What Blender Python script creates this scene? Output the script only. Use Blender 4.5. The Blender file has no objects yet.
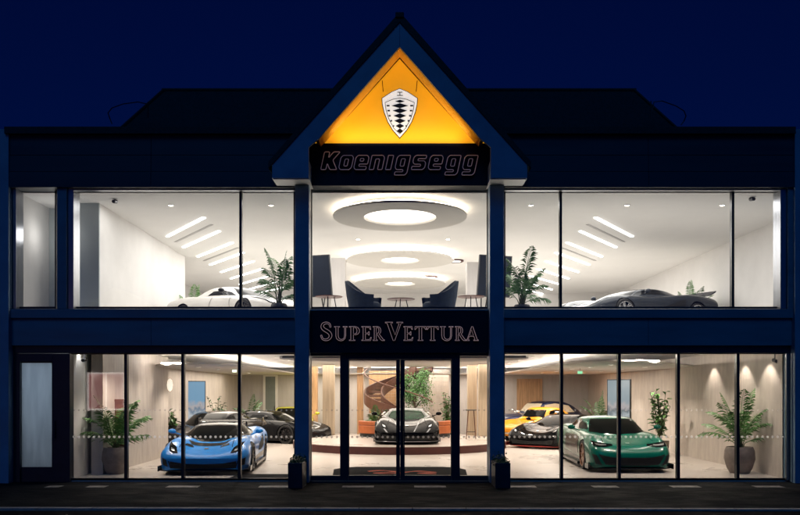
import bpy, bmesh, math, random
from mathutils import Vector, Matrix
from mathutils.bvhtree import BVHTree

random.seed(7)
PI = math.pi
R = math.radians
sc = bpy.context.scene
COL = sc.collection

# ------------------------------------------------------------------ camera mapping (design aid only)
D, S, ZC = 17.6, 45.5, 2.02            # camera distance to the facade, px per metre on it, eye height
def K(Y): return (D + Y) / D
def PX(px, Y): return (px - 399.7) / S * K(Y)
def PZ(py, Y): return ZC - (py - 390) / S * K(Y)

# ------------------------------------------------------------------ materials
MATS = {}
def nodes_of(name):
    m = bpy.data.materials.new(name); m.use_nodes = True
    nt = m.node_tree
    b = nt.nodes.get('Principled BSDF')
    return m, nt, b
def N(nt, typ, **kw):
    n = nt.nodes.new(typ)
    for k, v in kw.items():
        if hasattr(n, k) and not k.startswith('i_'): setattr(n, k, v)
    return n
def mat(name, col, rough=.5, metal=0, noise=0, nscale=6, stretch=(1, 1, 1), bump=0, bscale=40, coat=0, spec=None, emit=None, estr=0, rnoise=0, col2=None, detail=4):
    m, nt, b = nodes_of(name)
    L = nt.links
    b.inputs['Base Color'].default_value = (*col, 1)
    b.inputs['Roughness'].default_value = rough
    b.inputs['Metallic'].default_value = metal
    if coat:
        b.inputs['Coat Weight'].default_value = coat; b.inputs['Coat Roughness'].default_value = .04
    if spec is not None: b.inputs['Specular IOR Level'].default_value = spec
    if emit:
        b.inputs['Emission Color'].default_value = (*emit, 1); b.inputs['Emission Strength'].default_value = estr
    if noise or bump or rnoise:
        tc = N(nt, 'ShaderNodeTexCoord'); mp = N(nt, 'ShaderNodeMapping')
        mp.inputs['Scale'].default_value = stretch
        L.new(tc.outputs['Object'], mp.inputs['Vector'])
        if noise or rnoise:
            nz = N(nt, 'ShaderNodeTexNoise'); nz.inputs['Scale'].default_value = nscale
            nz.inputs['Detail'].default_value = detail; nz.inputs['Roughness'].default_value = .6
            L.new(mp.outputs[0], nz.inputs['Vector'])
        if noise:
            rp = N(nt, 'ShaderNodeValToRGB')
            c2 = col2 if col2 else tuple(c * (1 - noise) for c in col)
            c1 = col if col2 else tuple(min(1, c * (1 + noise * .5)) for c in col)
            rp.color_ramp.elements[0].position = .32; rp.color_ramp.elements[1].position = .68
            rp.color_ramp.elements[0].color = (*c2, 1); rp.color_ramp.elements[1].color = (*c1, 1)
            L.new(nz.outputs['Fac'], rp.inputs['Fac']); L.new(rp.outputs['Color'], b.inputs['Base Color'])
        if rnoise:
            mr = N(nt, 'ShaderNodeMapRange')
            mr.inputs['From Min'].default_value = .3; mr.inputs['From Max'].default_value = .7
            mr.inputs['To Min'].default_value = max(.02, rough - rnoise); mr.inputs['To Max'].default_value = min(1, rough + rnoise)
            L.new(nz.outputs['Fac'], mr.inputs['Value']); L.new(mr.outputs[0], b.inputs['Roughness'])
        if bump:
            n2 = N(nt, 'ShaderNodeTexNoise'); n2.inputs['Scale'].default_value = bscale; n2.inputs['Detail'].default_value = 5
            L.new(mp.outputs[0], n2.inputs['Vector'])
            bp = N(nt, 'ShaderNodeBump'); bp.inputs['Strength'].default_value = bump; bp.inputs['Distance'].default_value = .02
            L.new(n2.outputs['Fac'], bp.inputs['Height']); L.new(bp.outputs[0], b.inputs['Normal'])
    MATS[name] = m
    return m
def emitter(name, col, s):
    m, nt, b = nodes_of(name)
    b.inputs['Base Color'].default_value = (.8, .8, .8, 1)
    b.inputs['Emission Color'].default_value = (*col, 1); b.inputs['Emission Strength'].default_value = s
    MATS[name] = m; return m

M = MATS
NAVY = (.040, .060, .105)
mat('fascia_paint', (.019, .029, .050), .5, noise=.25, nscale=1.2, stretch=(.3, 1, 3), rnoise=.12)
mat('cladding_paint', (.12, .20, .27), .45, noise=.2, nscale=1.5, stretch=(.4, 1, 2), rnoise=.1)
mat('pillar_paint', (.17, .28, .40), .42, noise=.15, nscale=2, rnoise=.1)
mat('barge_paint', (.17, .27, .40), .42, noise=.15, nscale=2, rnoise=.1)
mat('roof_slate', (.012, .014, .02), .75, noise=.5, nscale=14, stretch=(1, .3, 1), bump=.4, bscale=30)
mat('dark_frame', (.012, .018, .032), .4, noise=.2, nscale=5)
mat('silver_frame', (.32, .33, .36), .32, metal=.85, noise=.15, nscale=3, stretch=(4, 4, .5))
mat('mullion_frame', (.045, .045, .048), .4, metal=.5, noise=.15, nscale=3, stretch=(4, 4, .5))
mat('white_wall', (.72, .70, .68), .75, noise=.05, nscale=1.5)
mat('grey_blue_wall', (.46, .50, .51), .8, noise=.08, nscale=1.2, stretch=(1, 1, .4))
mat('white_ceiling', (.76, .745, .725), .85, noise=.03, nscale=1)
mat('ring_plaster', (.62, .595, .555), .85, noise=.03, nscale=1)
mat('soffit_plaster', (.55, .51, .47), .8, noise=.05, nscale=1)
mat('limewash_wall', (.50, .44, .385), .7, noise=.15, nscale=5, stretch=(1.3, 1.3, .3), detail=6, bump=.08, bscale=16)
mat('pale_wall', (.52, .49, .47), .7, noise=.1, nscale=4, stretch=(1.5, 1.5, .2))
mat('wood_panel', (.55, .33, .17), .5, noise=.35, nscale=8, stretch=(3, 3, .15), detail=6)
mat('column_oak', (.52, .41, .29), .55, noise=.25, nscale=6, stretch=(3, 3, .12), detail=6)
mat('resin_floor', (.43, .385, .345), .3, noise=.04, nscale=.6, rnoise=.05, detail=6)
mat('upper_floor', (.70, .67, .63), .4, noise=.08, nscale=1)
mat('podium_edge', (.065, .014, .011), .45, noise=.2, nscale=6)
mat('mat_rug', (.014, .014, .015), .95, noise=.3, nscale=60, spec=.05)
mat('rug_red', (.55, .10, .05), .9, noise=.2, nscale=60)
mat('orange_leather', (.42, .11, .03), .5, noise=.15, nscale=5)
mat('stair_brown', (.13, .055, .035), .4, noise=.2, nscale=5)
mat('blue_velvet', (.006, .016, .034), .9, noise=.4, nscale=12)
mat('black_metal', (.012, .012, .013), .4, noise=.2, nscale=10)
mat('walnut', (.13, .045, .025), .45, noise=.3, nscale=8, stretch=(3, 3, .3))
mat('pot_stone', (.23, .185, .155), .7, noise=.2, nscale=8, bump=.2, bscale=25)
mat('pot_dark', (.03, .03, .032), .55, noise=.2, nscale=8)
mat('soil', (.03, .02, .014), .95, noise=.4, nscale=30)
mat('leaf', (.075, .19, .045), .42, noise=.45, nscale=3)
mat('leaf_dark', (.04, .105, .035), .45, noise=.45, nscale=3)
mat('leaf_light', (.11, .24, .06), .42, noise=.4, nscale=3)
mat('stem', (.07, .08, .03), .6, noise=.3, nscale=8)
mat('bark', (.09, .065, .045), .8, noise=.4, nscale=12, bump=.3, bscale=30)
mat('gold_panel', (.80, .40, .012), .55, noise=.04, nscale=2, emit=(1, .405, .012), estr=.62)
mat('gold_line', (.02, .01, .004), .5, noise=.1, nscale=4)
mat('gable_soffit', (.88, .52, .09), .35, noise=.1, nscale=3)
mat('sign_dark', (.010, .014, .026), .6, noise=.2, nscale=2, spec=.2)
mat('letter_face', (.005, .006, .011), .7, spec=.08, noise=.1, nscale=4)
mat('emblem_black', (.012, .010, .010), .4, noise=.1, nscale=6)
mat('tyre', (.012, .012, .012), .8, noise=.2, nscale=12)
mat('rim_dark', (.05, .05, .055), .3, metal=.8, noise=.1, nscale=6)
mat('rim_silver', (.45, .45, .47), .28, metal=.9, noise=.1, nscale=6)
mat('rim_bronze', (.22, .10, .055), .3, metal=.8, noise=.1, nscale=6)
mat('brake', (.30, .28, .27), .35, metal=.9, noise=.1, nscale=6)
mat('car_glass', (.003, .0036, .004), .05, spec=.06)
mat('glass_green_reflection', (.004, .035, .014), .08, spec=.1, noise=.6, nscale=3)  # green reflection put into the podium car's glass colour
mat('carbon', (.008, .008, .009), .25, coat=.08, noise=.35, nscale=30, spec=.2)
mat('arch_black', (.006, .006, .006), .9, noise=.1, nscale=6)
mat('lamp_chrome', (.65, .66, .68), .12, metal=.9, noise=.1, nscale=8)
mat('chrome', (.7, .7, .7), .15, metal=1, noise=.05, nscale=8)
mat('cctv', (.03, .03, .035), .4, noise=.1, nscale=8)
mat('planter_paint', (.014, .02, .034), .4, noise=.25, nscale=4, rnoise=.1)
mat('kerb_stone', (.30, .28, .26), .75, noise=.35, nscale=5, bump=.3, bscale=30)
mat('paving_plate', (.19, .17, .15), .6, noise=.7, nscale=7, bump=.25, bscale=30)
mat('brick', (.20, .09, .06), .85, noise=.3, nscale=8, bump=.3, bscale=30)
mat('cream_car', (.62, .55, .40), .4, noise=.1, nscale=3)
mat('door_grey', (.20, .23, .21), .5, noise=.1, nscale=3)
mat('white_paint', (.80, .78, .75), .4, noise=.04, nscale=3)
mat('vent_grey', (.46, .45, .44), .6, noise=.1, nscale=6)
def paint(name, c, metal=.0, rough=.3, coat=.5, spec=.35):
    return mat(name, c, rough, metal=metal, coat=coat, noise=.06, nscale=2, spec=spec)
paint('blue_paint', (.008, .20, .58)); paint('green_paint', (.0, .098, .066), .0, .25, .3, .25)
paint('black_paint', (.0025, .0025, .003), .0, .06, 0, .13); paint('grey_paint', (.012, .012, .0135), .0, .10, 0, .17)
paint('silver_paint', (.17, .175, .19), .6, .34); paint('pearl_paint', (.62, .60, .57), .0)
paint('yellow_paint', (.70, .27, .006), .1); paint('lime_paint', (.46, .44, .015), .1)
paint('navy_paint', (.012, .02, .065), .3); paint('pewter_paint', (.030, .035, .044), .0, .14, 0, .14)
emitter('strip_light', (1, .97, .94), 8); emitter('disc_light', (1, .90, .78), 2.4)
emitter('tray_light', (1, .9, .8), 270); emitter('cove_light', (1, .85, .68), 17); emitter('spot_light', (1, .9, .78), 36)
emitter('exit_green', (.12, 1, .45), .8); emitter('sconce_light', (1, .86, .68), 1.0)
emitter('letter_halo', (1.0, .63, .52), .16); emitter('letter_halo_dim', (1.0, .52, .34), .055)
emitter('lit_window', (1, .36, .34), 2.0); emitter('lit_window_white', (1, .85, .8), 4)
emitter('emblem_white', (1, .93, .86), .70)

def ground_mat():
    # wet dark asphalt: damp patches carried by roughness, grit by bump
    for nm, c in (('pavement_asphalt', (.0048, .0052, .0065)), ('road_asphalt', (.004, .0042, .005))):
        m, nt, b = nodes_of(nm); L = nt.links
        tc = N(nt, 'ShaderNodeTexCoord')
        n1 = N(nt, 'ShaderNodeTexNoise'); n1.inputs['Scale'].default_value = 1.1; n1.inputs['Detail'].default_value = 8; n1.inputs['Roughness'].default_value = .65
        mp = N(nt, 'ShaderNodeMapping'); mp.inputs['Scale'].default_value = (1.0, 1.7, 1)
        L.new(tc.outputs['Object'], mp.inputs[0]); L.new(mp.outputs[0], n1.inputs['Vector'])
        mr = N(nt, 'ShaderNodeMapRange'); mr.inputs['From Min'].default_value = .4; mr.inputs['From Max'].default_value = .62
        mr.inputs['To Min'].default_value = .72; mr.inputs['To Max'].default_value = 1.0; b.inputs['Specular IOR Level'].default_value = .09 if nm[0] == 'p' else .05
        L.new(n1.outputs['Fac'], mr.inputs['Value']); L.new(mr.outputs[0], b.inputs['Roughness'])
        rp = N(nt, 'ShaderNodeValToRGB'); rp.color_ramp.elements[0].color = (*[x * .55 for x in c], 1); rp.color_ramp.elements[1].color = (*[x * 1.5 for x in c], 1)
        rp.color_ramp.elements[0].position = .35; rp.color_ramp.elements[1].position = .7
        L.new(n1.outputs['Fac'], rp.inputs[0]); L.new(rp.outputs[0], b.inputs['Base Color'])
        n2 = N(nt, 'ShaderNodeTexNoise'); n2.inputs['Scale'].default_value = 28; n2.inputs['Detail'].default_value = 6
        L.new(tc.outputs['Object'], n2.inputs['Vector'])
        n3 = N(nt, 'ShaderNodeTexVoronoi'); n3.inputs['Scale'].default_value = 3.2
        L.new(mp.outputs[0], n3.inputs['Vector'])
        ad = N(nt, 'ShaderNodeMath'); ad.operation = 'ADD'; L.new(n2.outputs['Fac'], ad.inputs[0]); L.new(n3.outputs['Distance'], ad.inputs[1])
        bp = N(nt, 'ShaderNodeBump'); bp.inputs['Strength'].default_value = .5; bp.inputs['Distance'].default_value = .02
        L.new(ad.outputs[0], bp.inputs['Height']); L.new(bp.outputs[0], b.inputs['Normal'])
        MATS[nm] = m
ground_mat()

def glass_mat(name, dots=False, refl=1.0):
    m, nt, b = nodes_of(name); nt.nodes.remove(b); L = nt.links
    out = nt.nodes.get('Material Output')
    tr = N(nt, 'ShaderNodeBsdfTransparent'); tr.inputs[0].default_value = (.965, .975, .975, 1)
    gl = N(nt, 'ShaderNodeBsdfGlossy'); gl.inputs['Roughness'].default_value = .0
    # both faces of the sheet together: Schlick on the face the light enters by, nothing on the way out
    ge = N(nt, 'ShaderNodeNewGeometry')
    vm = N(nt, 'ShaderNodeVectorMath'); vm.operation = 'DOT_PRODUCT'; L.new(ge.outputs['Normal'], vm.inputs[0]); L.new(ge.outputs['Incoming'], vm.inputs[1])
    def m_(op, a, bb=None):
        n = N(nt, 'ShaderNodeMath'); n.operation = op
        for i, v in enumerate((a, bb)):
            if v is None: continue
            if isinstance(v, (int, float)): n.inputs[i].default_value = v
            else: L.new(v, n.inputs[i])
        return n.outputs[0]
    sch = m_('ADD', m_('MULTIPLY', m_('POWER', m_('SUBTRACT', 1.0, m_('ABSOLUTE', vm.outputs['Value'])), 5.0), .9), .075)
    fac = m_('MULTIPLY', sch, m_('SUBTRACT', 1.0, ge.outputs['Backfacing']))
    mx = N(nt, 'ShaderNodeMixShader')
    L.new(fac, mx.inputs[0]); L.new(tr.outputs[0], mx.inputs[1]); L.new(gl.outputs[0], mx.inputs[2])
    last = mx
    if dots:
        tc = N(nt, 'ShaderNodeTexCoord'); sp = N(nt, 'ShaderNodeSeparateXYZ'); L.new(tc.outputs['Object'], sp.inputs[0])
        def mth(op, a, bb=None):
            n = N(nt, 'ShaderNodeMath'); n.operation = op
            for i, v in enumerate((a, bb)):
                if v is None: continue
                if isinstance(v, (int, float)): n.inputs[i].default_value = v
                else: L.new(v, n.inputs[i])
            return n.outputs[0]
        fx = mth('SUBTRACT', mth('FRACT', mth('DIVIDE', mth('ADD', sp.outputs['X'], 100), .112)), .5)
        fx = mth('MULTIPLY', fx, .112)
        masks = []
        for z0, rr in ((.985, .027), (1.575, .021)):
            dz = mth('SUBTRACT', sp.outputs['Z'], z0)
            d2 = mth('ADD', mth('MULTIPLY', fx, fx), mth('MULTIPLY', dz, dz))
            masks.append(mth('MULTIPLY', mth('LESS_THAN', d2, rr * rr), 1.0 if z0 < 1 else .42))
        mk = mth('MAXIMUM', masks[0], masks[1])
        df = N(nt, 'ShaderNodeBsdfDiffuse'); df.inputs[0].default_value = (.8, .8, .8, 1)
        tl = N(nt, 'ShaderNodeBsdfTranslucent'); tl.inputs[0].default_value = (.85, .85, .85, 1)
        m2 = N(nt, 'ShaderNodeMixShader'); m2.inputs[0].default_value = .75
        L.new(df.outputs[0], m2.inputs[1]); L.new(tl.outputs[0], m2.inputs[2])
        m3 = N(nt, 'ShaderNodeMixShader'); L.new(mth('MULTIPLY', mk, .4), m3.inputs[0]); L.new(mx.outputs[0], m3.inputs[1]); L.new(m2.outputs[0], m3.inputs[2])
        last = m3
    L.new(last.outputs[0], out.inputs[0])
    MATS[name] = m
glass_mat('clear_glass'); glass_mat('dotted_glass', True)
def frosted():
    m, nt, b = nodes_of('frosted_glass'); nt.nodes.remove(b); L = nt.links
    out = nt.nodes.get('Material Output')
    tl = N(nt, 'ShaderNodeBsdfTranslucent'); tl.inputs[0].default_value = (.8, .86, .92, 1)
    df = N(nt, 'ShaderNodeBsdfGlossy'); df.inputs['Roughness'].default_value = .5; df.inputs[0].default_value = (.5, .55, .6, 1)
    mx = N(nt, 'ShaderNodeMixShader'); mx.inputs[0].default_value = .25
    tc = N(nt, 'ShaderNodeTexCoord'); mp = N(nt, 'ShaderNodeMapping'); mp.inputs['Scale'].default_value = (6, 1, .8)
    nz = N(nt, 'ShaderNodeTexNoise'); nz.inputs['Scale'].default_value = 1.4; nz.inputs['Detail'].default_value = 5
    rp = N(nt, 'ShaderNodeValToRGB'); rp.color_ramp.elements[0].color = (.5, .55, .6, 1); rp.color_ramp.elements[1].color = (.85, .9, .95, 1)
    L.new(tc.outputs['Object'], mp.inputs[0]); L.new(mp.outputs[0], nz.inputs['Vector']); L.new(nz.outputs['Fac'], rp.inputs[0]); L.new(rp.outputs[0], tl.inputs[0])
    L.new(tl.outputs[0], mx.inputs[1]); L.new(df.outputs[0], mx.inputs[2]); L.new(mx.outputs[0], out.inputs[0])
    MATS['frosted_glass'] = m
frosted()
def screen_mat(name, sky, snow, rock, s, seed):
    # a display showing a mountain picture, as far as one can tell: sky above, pale and dark patches below
    m, nt, b = nodes_of(name); L = nt.links
    tc = N(nt, 'ShaderNodeTexCoord'); sp = N(nt, 'ShaderNodeSeparateXYZ'); L.new(tc.outputs['Generated'], sp.inputs[0])
    mp = N(nt, 'ShaderNodeMapping'); mp.inputs['Location'].default_value = (seed, seed, seed); mp.inputs['Scale'].default_value = (2.0, 2.0, 3.5)
    L.new(tc.outputs['Generated'], mp.inputs[0])
    nz = N(nt, 'ShaderNodeTexNoise'); nz.inputs['Scale'].default_value = 2; nz.inputs['Detail'].default_value = 6; L.new(mp.outputs[0], nz.inputs['Vector'])
    a = N(nt, 'ShaderNodeMath'); a.operation = 'MULTIPLY_ADD'; a.inputs[1].default_value = .35; L.new(nz.outputs['Fac'], a.inputs[0]); L.new(sp.outputs['Z'], a.inputs[2])
    rp = N(nt, 'ShaderNodeValToRGB'); r = rp.color_ramp
    r.elements[0].position = .1; r.elements[0].color = (*snow, 1); r.elements[1].position = .95; r.elements[1].color = (*sky, 1)
    for p_, c_ in ((.3, rock), (.42, snow), (.55, rock), (.62, (.55, .5, .5)), (.75, sky)):
        e = r.elements.new(p_); e.color = (*c_, 1)
    L.new(a.outputs[0], rp.inputs[0]); L.new(rp.outputs[0], b.inputs['Emission Color']); b.inputs['Emission Strength'].default_value = s
    b.inputs['Base Color'].default_value = (.02, .02, .02, 1); b.inputs['Roughness'].default_value = .2
    MATS[name] = m
screen_mat('screen_mountain', (.22, .42, .62), (.65, .68, .72), (.18, .26, .36), .8, 1.3)
screen_mat('screen_grey', (.34, .42, .46), (.55, .60, .62), (.16, .20, .22), .8, 4.1)

# ------------------------------------------------------------------ mesh helpers
class MB:
    def __init__(s): s.v = []; s.f = []
    def add(s, vs, fs):
        b = len(s.v); s.v += [tuple(p) for p in vs]; s.f += [tuple(b + i for i in f) for f in fs]; return s
    def box(s, x0, x1, y0, y1, z0, z1):
        x0, x1 = sorted((x0, x1)); y0, y1 = sorted((y0, y1)); z0, z1 = sorted((z0, z1))
        return s.add([(x0, y0, z0), (x1, y0, z0), (x1, y1, z0), (x0, y1, z0), (x0, y0, z1), (x1, y0, z1), (x1, y1, z1), (x0, y1, z1)],
                     [(0, 3, 2, 1), (4, 5, 6, 7), (0, 1, 5, 4), (1, 2, 6, 5), (2, 3, 7, 6), (3, 0, 4, 7)])
    def prism(s, poly, a0, a1, axis='y'):
        """poly: 2D points; axis y: (x,z) extruded along y; axis z: (x,y) extruded along z; axis x: (y,z)"""
        def p3(p, a): return (p[0], a, p[1]) if axis == 'y' else (p[0], p[1], a) if axis == 'z' else (a, p[0], p[1])
        n = len(poly)
        vs = [p3(p, a0) for p in poly] + [p3(p, a1) for p in poly]
        return s.add(vs, [tuple(range(n)), tuple(range(2 * n - 1, n - 1, -1))] + [(i, (i + 1) % n, n + (i + 1) % n, n + i) for i in range(n)])
    def tube(s, path, r, n=8, closed=False):
        path = [Vector(p) for p in path]; m = len(path)
        rings = []
        prev = None
        for i, p in enumerate(path):
            if closed: t = path[(i + 1) % m] - path[i - 1]
            else: t = path[min(i + 1, m - 1)] - path[max(i - 1, 0)]
            t.normalize()
            if prev is None:
                u = t.orthogonal().normalized()
            else:
                u = (prev - t * prev.dot(t))
                u = u.normalized() if u.length > 1e-6 else t.orthogonal().normalized()
            prev = u
            w = t.cross(u)
            rr = r[i] if isinstance(r, (list, tuple)) else r
            rings.append([p + (u * math.cos(2 * PI * k / n) + w * math.sin(2 * PI * k / n)) * rr for k in range(n)])
        vs = [q for g in rings for q in g]
        fs = []
        for i in range(m if closed else m - 1):
            j = (i + 1) % m
            for k in range(n):
                fs.append((i * n + k, i * n + (k + 1) % n, j * n + (k + 1) % n, j * n + k))
        if not closed:
            fs.append(tuple(range(n - 1, -1, -1))); fs.append(tuple((m - 1) * n + k for k in range(n)))
        return s.add(vs, fs)
    def lathe(s, prof, n=24, c=(0, 0, 0), axis='z'):
        vs = []
        for (r, h) in prof:
            for k in range(n):
                a = 2 * PI * k / n
                q = (r * math.cos(a), r * math.sin(a), h)
                if axis == 'x': q = (h, r * math.cos(a), r * math.sin(a))
                vs.append((c[0] + q[0], c[1] + q[1], c[2] + q[2]))
        fs = []
        for i in range(len(prof) - 1):
            for k in range(n):
                fs.append((i * n + k, i * n + (k + 1) % n, (i + 1) * n + (k + 1) % n, (i + 1) * n + k))
        fs.append(tuple(range(n - 1, -1, -1))); fs.append(tuple((len(prof) - 1) * n + k for k in range(n)))
        return s.add(vs, fs)
    def grid(s, rows, closed_u=False):
        nr, nc = len(rows), len(rows[0])
        vs = [p for r in rows for p in r]; fs = []
        for i in range(nr - 1):
            for k in range(nc if closed_u else nc - 1):
                fs.append((i * nc + k, i * nc + (k + 1) % nc, (i + 1) * nc + (k + 1) % nc, (i + 1) * nc + k))
        return s.add(vs, fs)
    def ell(s, c, rx, ry, rz, n=14, m=9):
        prof = []
        vs = []; fs = []
        for i in range(m + 1):
            th = PI * i / m
            for k in range(n):
                a = 2 * PI * k / n
                vs.append((c[0] + rx * math.sin(th) * math.cos(a), c[1] + ry * math.sin(th) * math.sin(a), c[2] + rz * math.cos(th)))
        for i in range(m):
            for k in range(n): fs.append((i * n + k, (i + 1) * n + k, (i + 1) * n + (k + 1) % n, i * n + (k + 1) % n))
        return s.add(vs, fs)
    def mesh(s, name, m, smooth=None):
        me = bpy.data.meshes.new(name); me.from_pydata(s.v, [], s.f); me.validate(clean_customdata=False)
        bm = bmesh.new(); bm.from_mesh(me); bmesh.ops.remove_doubles(bm, verts=bm.verts, dist=1e-6); bmesh.ops.recalc_face_normals(bm, faces=bm.faces); bm.to_mesh(me); bm.free()
        if m: me.materials.append(M[m] if isinstance(m, str) else m)
        if smooth:
            for p in me.polygons: p.use_smooth = True
            me.set_sharp_from_angle(angle=R(smooth))
        return me
    def build(s, name, m, parent=None, smooth=None, bevel=0):
        o = bpy.data.objects.new(name, s.mesh(name, m, smooth)); COL.objects.link(o)
        if parent is not None: o.parent = parent
        if bevel:
            b = o.modifiers.new('bevel', 'BEVEL'); b.width = bevel; b.segments = 2; b.limit_method = 'ANGLE'; b.angle_limit = R(40)
        return o
def tag(o, label=None, cat=None, group=None, kind=None):
    if label: o['label'] = label
    if cat: o['category'] = cat
    if group: o['group'] = group
    if kind: o['kind'] = kind
    return o
def empty(name, label, cat, loc=(0, 0, 0), rz=0, group=None):
    o = bpy.data.objects.new(name, None); COL.objects.link(o); o.location = loc; o.rotation_euler = (0, 0, rz)
    o.empty_display_size = .2
    return tag(o, label, cat, group)
def copy_tree(o, parent=None):
    c = o.copy(); COL.objects.link(c)
    if parent is not None: c.parent = parent
    for ch in list(o.children): copy_tree(ch, c)
    return c
def boxo(name, m, parent, *a, bevel=0): return MB().box(*a).build(name, m, parent, bevel=bevel)
def lamp(name, typ, loc, energy, col=(1, .9, .8), rot=(0, 0, 0), **kw):
    l = bpy.data.lights.new(name, typ); l.energy = energy; l.color = col
    for k, v in kw.items(): setattr(l, k, v)
    o = bpy.data.objects.new(name, l); COL.objects.link(o); o.location = loc; o.rotation_euler = rot
    return o
ORD = ['nearest', 'second', 'third', 'fourth', 'fifth', 'sixth', 'seventh', 'eighth', 'ninth', 'tenth']

# ------------------------------------------------------------------ ground
FL, UF = .06, 3.78                # finished floors
def struct(name, mb, m, **k):
    o = mb.build(name, m, None, **k); o['kind'] = 'structure'; return o
struct('ground', MB().box(-160, 160, -160, 160, -.6, -.15), 'road_asphalt')
KY = -3.85
struct('road', MB().box(-60, 60, -16.5, KY - .16, -.149, -.028), 'road_asphalt')
def kerb(y0, y1, nm):
    mb = MB(); x = -40
    while x < 40:
        mb.box(x + .006, x + .909, y0, y1, -.2, .004 if abs(x) < 99 else 0); x += .915
    return struct(nm, mb, 'kerb_stone')
k_ = kerb(KY - .15, KY, 'kerb'); k_.rotation_euler = (0, 0, R(-.6))
struct('pavement', MB().box(-40, 40, KY - .02, .12, -.3, 0), 'pavement_asphalt').rotation_euler = (0, 0, R(0))
struct('far_pavement', MB().box(-40, 40, -20.5, -16.5, -.3, 0), 'pavement_asphalt')
# pale plates in the pavement
plates = [(54, .45), (97, .6), (183, 1), (275, 1), (358, 1), (430, 1), (520, 1), (605, .8), (685, .9), (768, .9)]
pl_lab = ['in front of the frosted door', 'between the frosted door and the first palm', 'in front of the blue car', 'beside the planter on the blue car side',
          'on the blue car side of the entrance doors', 'on the green car side of the entrance doors', 'beside the planter on the green car side', 'in front of the green car',
          'in front of the bare beige wall', 'in front of the tall potted palm near the end pilaster']
for (p, w), lb in zip(plates, pl_lab):
    y = -.86; x = PX(p, y)
    o = MB().box(x - .33 * w, x + .33 * w, y - .16, y + .14, -.05, .005).build('paving_plate', 'paving_plate', None)
    tag(o, 'pale plate in the pavement ' + lb, 'paving plate', 'pale plates along the pavement')

# ------------------------------------------------------------------ the building
B = empty('showroom_building', 'two storey dark blue car showroom with pointed central gable and lit glass front', 'building')
XL, XR, YB = -8.9, 9.75, 18.7
# floors, walls, ceilings of the inside
boxo('ground_floor', 'resin_floor', B, -8.9, 9.75, .06, YB, -.3, FL)
boxo('upper_floor', 'upper_floor', B, -8.9, 9.75, .30, YB, 3.05, UF)
boxo('ceiling', 'white_ceiling', B, -8.9, 9.75, .20, YB, 6.40, 6.62)
boxo('ground_ceiling', 'white_ceiling', B, -8.9, 9.75, .30, YB, 3.0, 3.045)
boxo('rear_wall', 'white_wall', B, -8.9, 9.75, YB, YB + .2, UF - .01, 6.7)
boxo('rear_wall', 'pale_wall', B, -8.9, 9.75, YB, YB + .2, -.3, UF - .012)
boxo('end_wall', 'white_wall', B, XL - .2, XL, .2, YB + .2, -.3, 6.7)
boxo('end_wall', 'white_wall', B, XR, XR + .2, .2, YB + .2, -.3, 6.7)
# ground floor inner walls
boxo('side_wall', 'limewash_wall', B, -7.15, -6.88, .96, 6.2, FL, 3.0)
boxo('side_wall', 'limewash_wall', B, -7.60, -7.30, 6.2, YB, FL, 3.0)
boxo('side_wall', 'limewash_wall', B, 8.53, 8.80, .25, YB, FL, 3.0)
boxo('wall_post', 'white_wall', B, PX(76, .8), PX(84.5, .8), .8, .95, FL, 3.0)
# vestibule behind the frosted door
boxo('side_wall', 'white_wall', B, PX(72.5, .3), PX(75.5, .3), .2, 2.2, FL, 3.0)
boxo('rear_partition', 'white_wall', B, -8.9, -7.20, 2.2, 2.4, FL, 3.0)
# lowered ceilings with rounded noses along the side walls
def nose(x_in, x_wall, y0, sgn):
    pts = [(x_wall, YB - .01), (x_wall, y0 + 1.9)]
    for i in range(15):
        t = PI / 2 * i / 14
        pts.append((x_wall + (x_in - x_wall) * (.42 + .0) * math.sin(t), y0 + 1.9 - 1.9 * math.sin(t)) if i == 0 else (x_wall + (x_in - x_wall) * (.1 + .9 * (1 - math.cos(t))), y0 + 1.9 - 1.9 * math.sin(t) * (1 - .35 * (i / 14) ** 3)))
    pts += [(x_in, y0 + 3.5), (x_in, YB - .01)]
    return pts
def soffit_poly(x_wall, x_nose, x_in, y_nose, y_wall):
    # wall point, bulging nose, then back along the inner edge
    pts = [(x_wall, YB - .01), (x_wall, y_wall)]
    cx, cy = x_nose, y_nose
    n = 14
    a = Vector((x_wall, y_wall)); b = Vector((x_nose - (x_nose - x_wall) * .25, y_nose)); c = Vector((x_nose, y_nose)); d = Vector((x_in, y_nose + 2.2))
    for i in range(1, n + 1):
        t = i / n; q = a * (1 - t) ** 2 + b * 2 * t * (1 - t) + c * t * t; pts.append((q.x, q.y))
    e = Vector((x_in, y_nose + .1))
    for i in range(1, n + 1):
        t = i / n; q = c * (1 - t) ** 2 + e * 2 * t * (1 - t) + d * t * t; pts.append((q.x, q.y))
    pts.append((x_in, YB - .01))
    return pts
MB().prism(soffit_poly(-7.29, -5.3, -4.35, 3.3, 5.6), 2.70, 2.742, 'z').build('lowered_ceiling', 'soffit_plaster', B)
MB().prism(soffit_poly(8.52, 5.05, 4.25, 1.3, 5.6), 2.70, 2.742, 'z').build('lowered_ceiling', 'soffit_plaster', B)
boxo('lowered_ceiling', 'soffit_plaster', B, -4.34, 4.24, 16.3, YB - .01, 2.70, 2.742)
pts = [(.1 + 2.95 * math.cos(a), max(.85, 1.5 + 2.2 * math.sin(a))) for a in [2 * PI * i / 40 for i in range(40)]]
pp = []
for p in pts:
    if not pp or (abs(p[0] - pp[-1][0]) + abs(p[1] - pp[-1][1])) > .01: pp.append(p)
def cove(poly, z, nm='cove_strip'):
    # strip of light lying on top of a lowered ceiling, set back from its edge
    MB().tube([(x, y, z) for x, y in poly], .006, 6).build(nm, 'tray_light', B)
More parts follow.
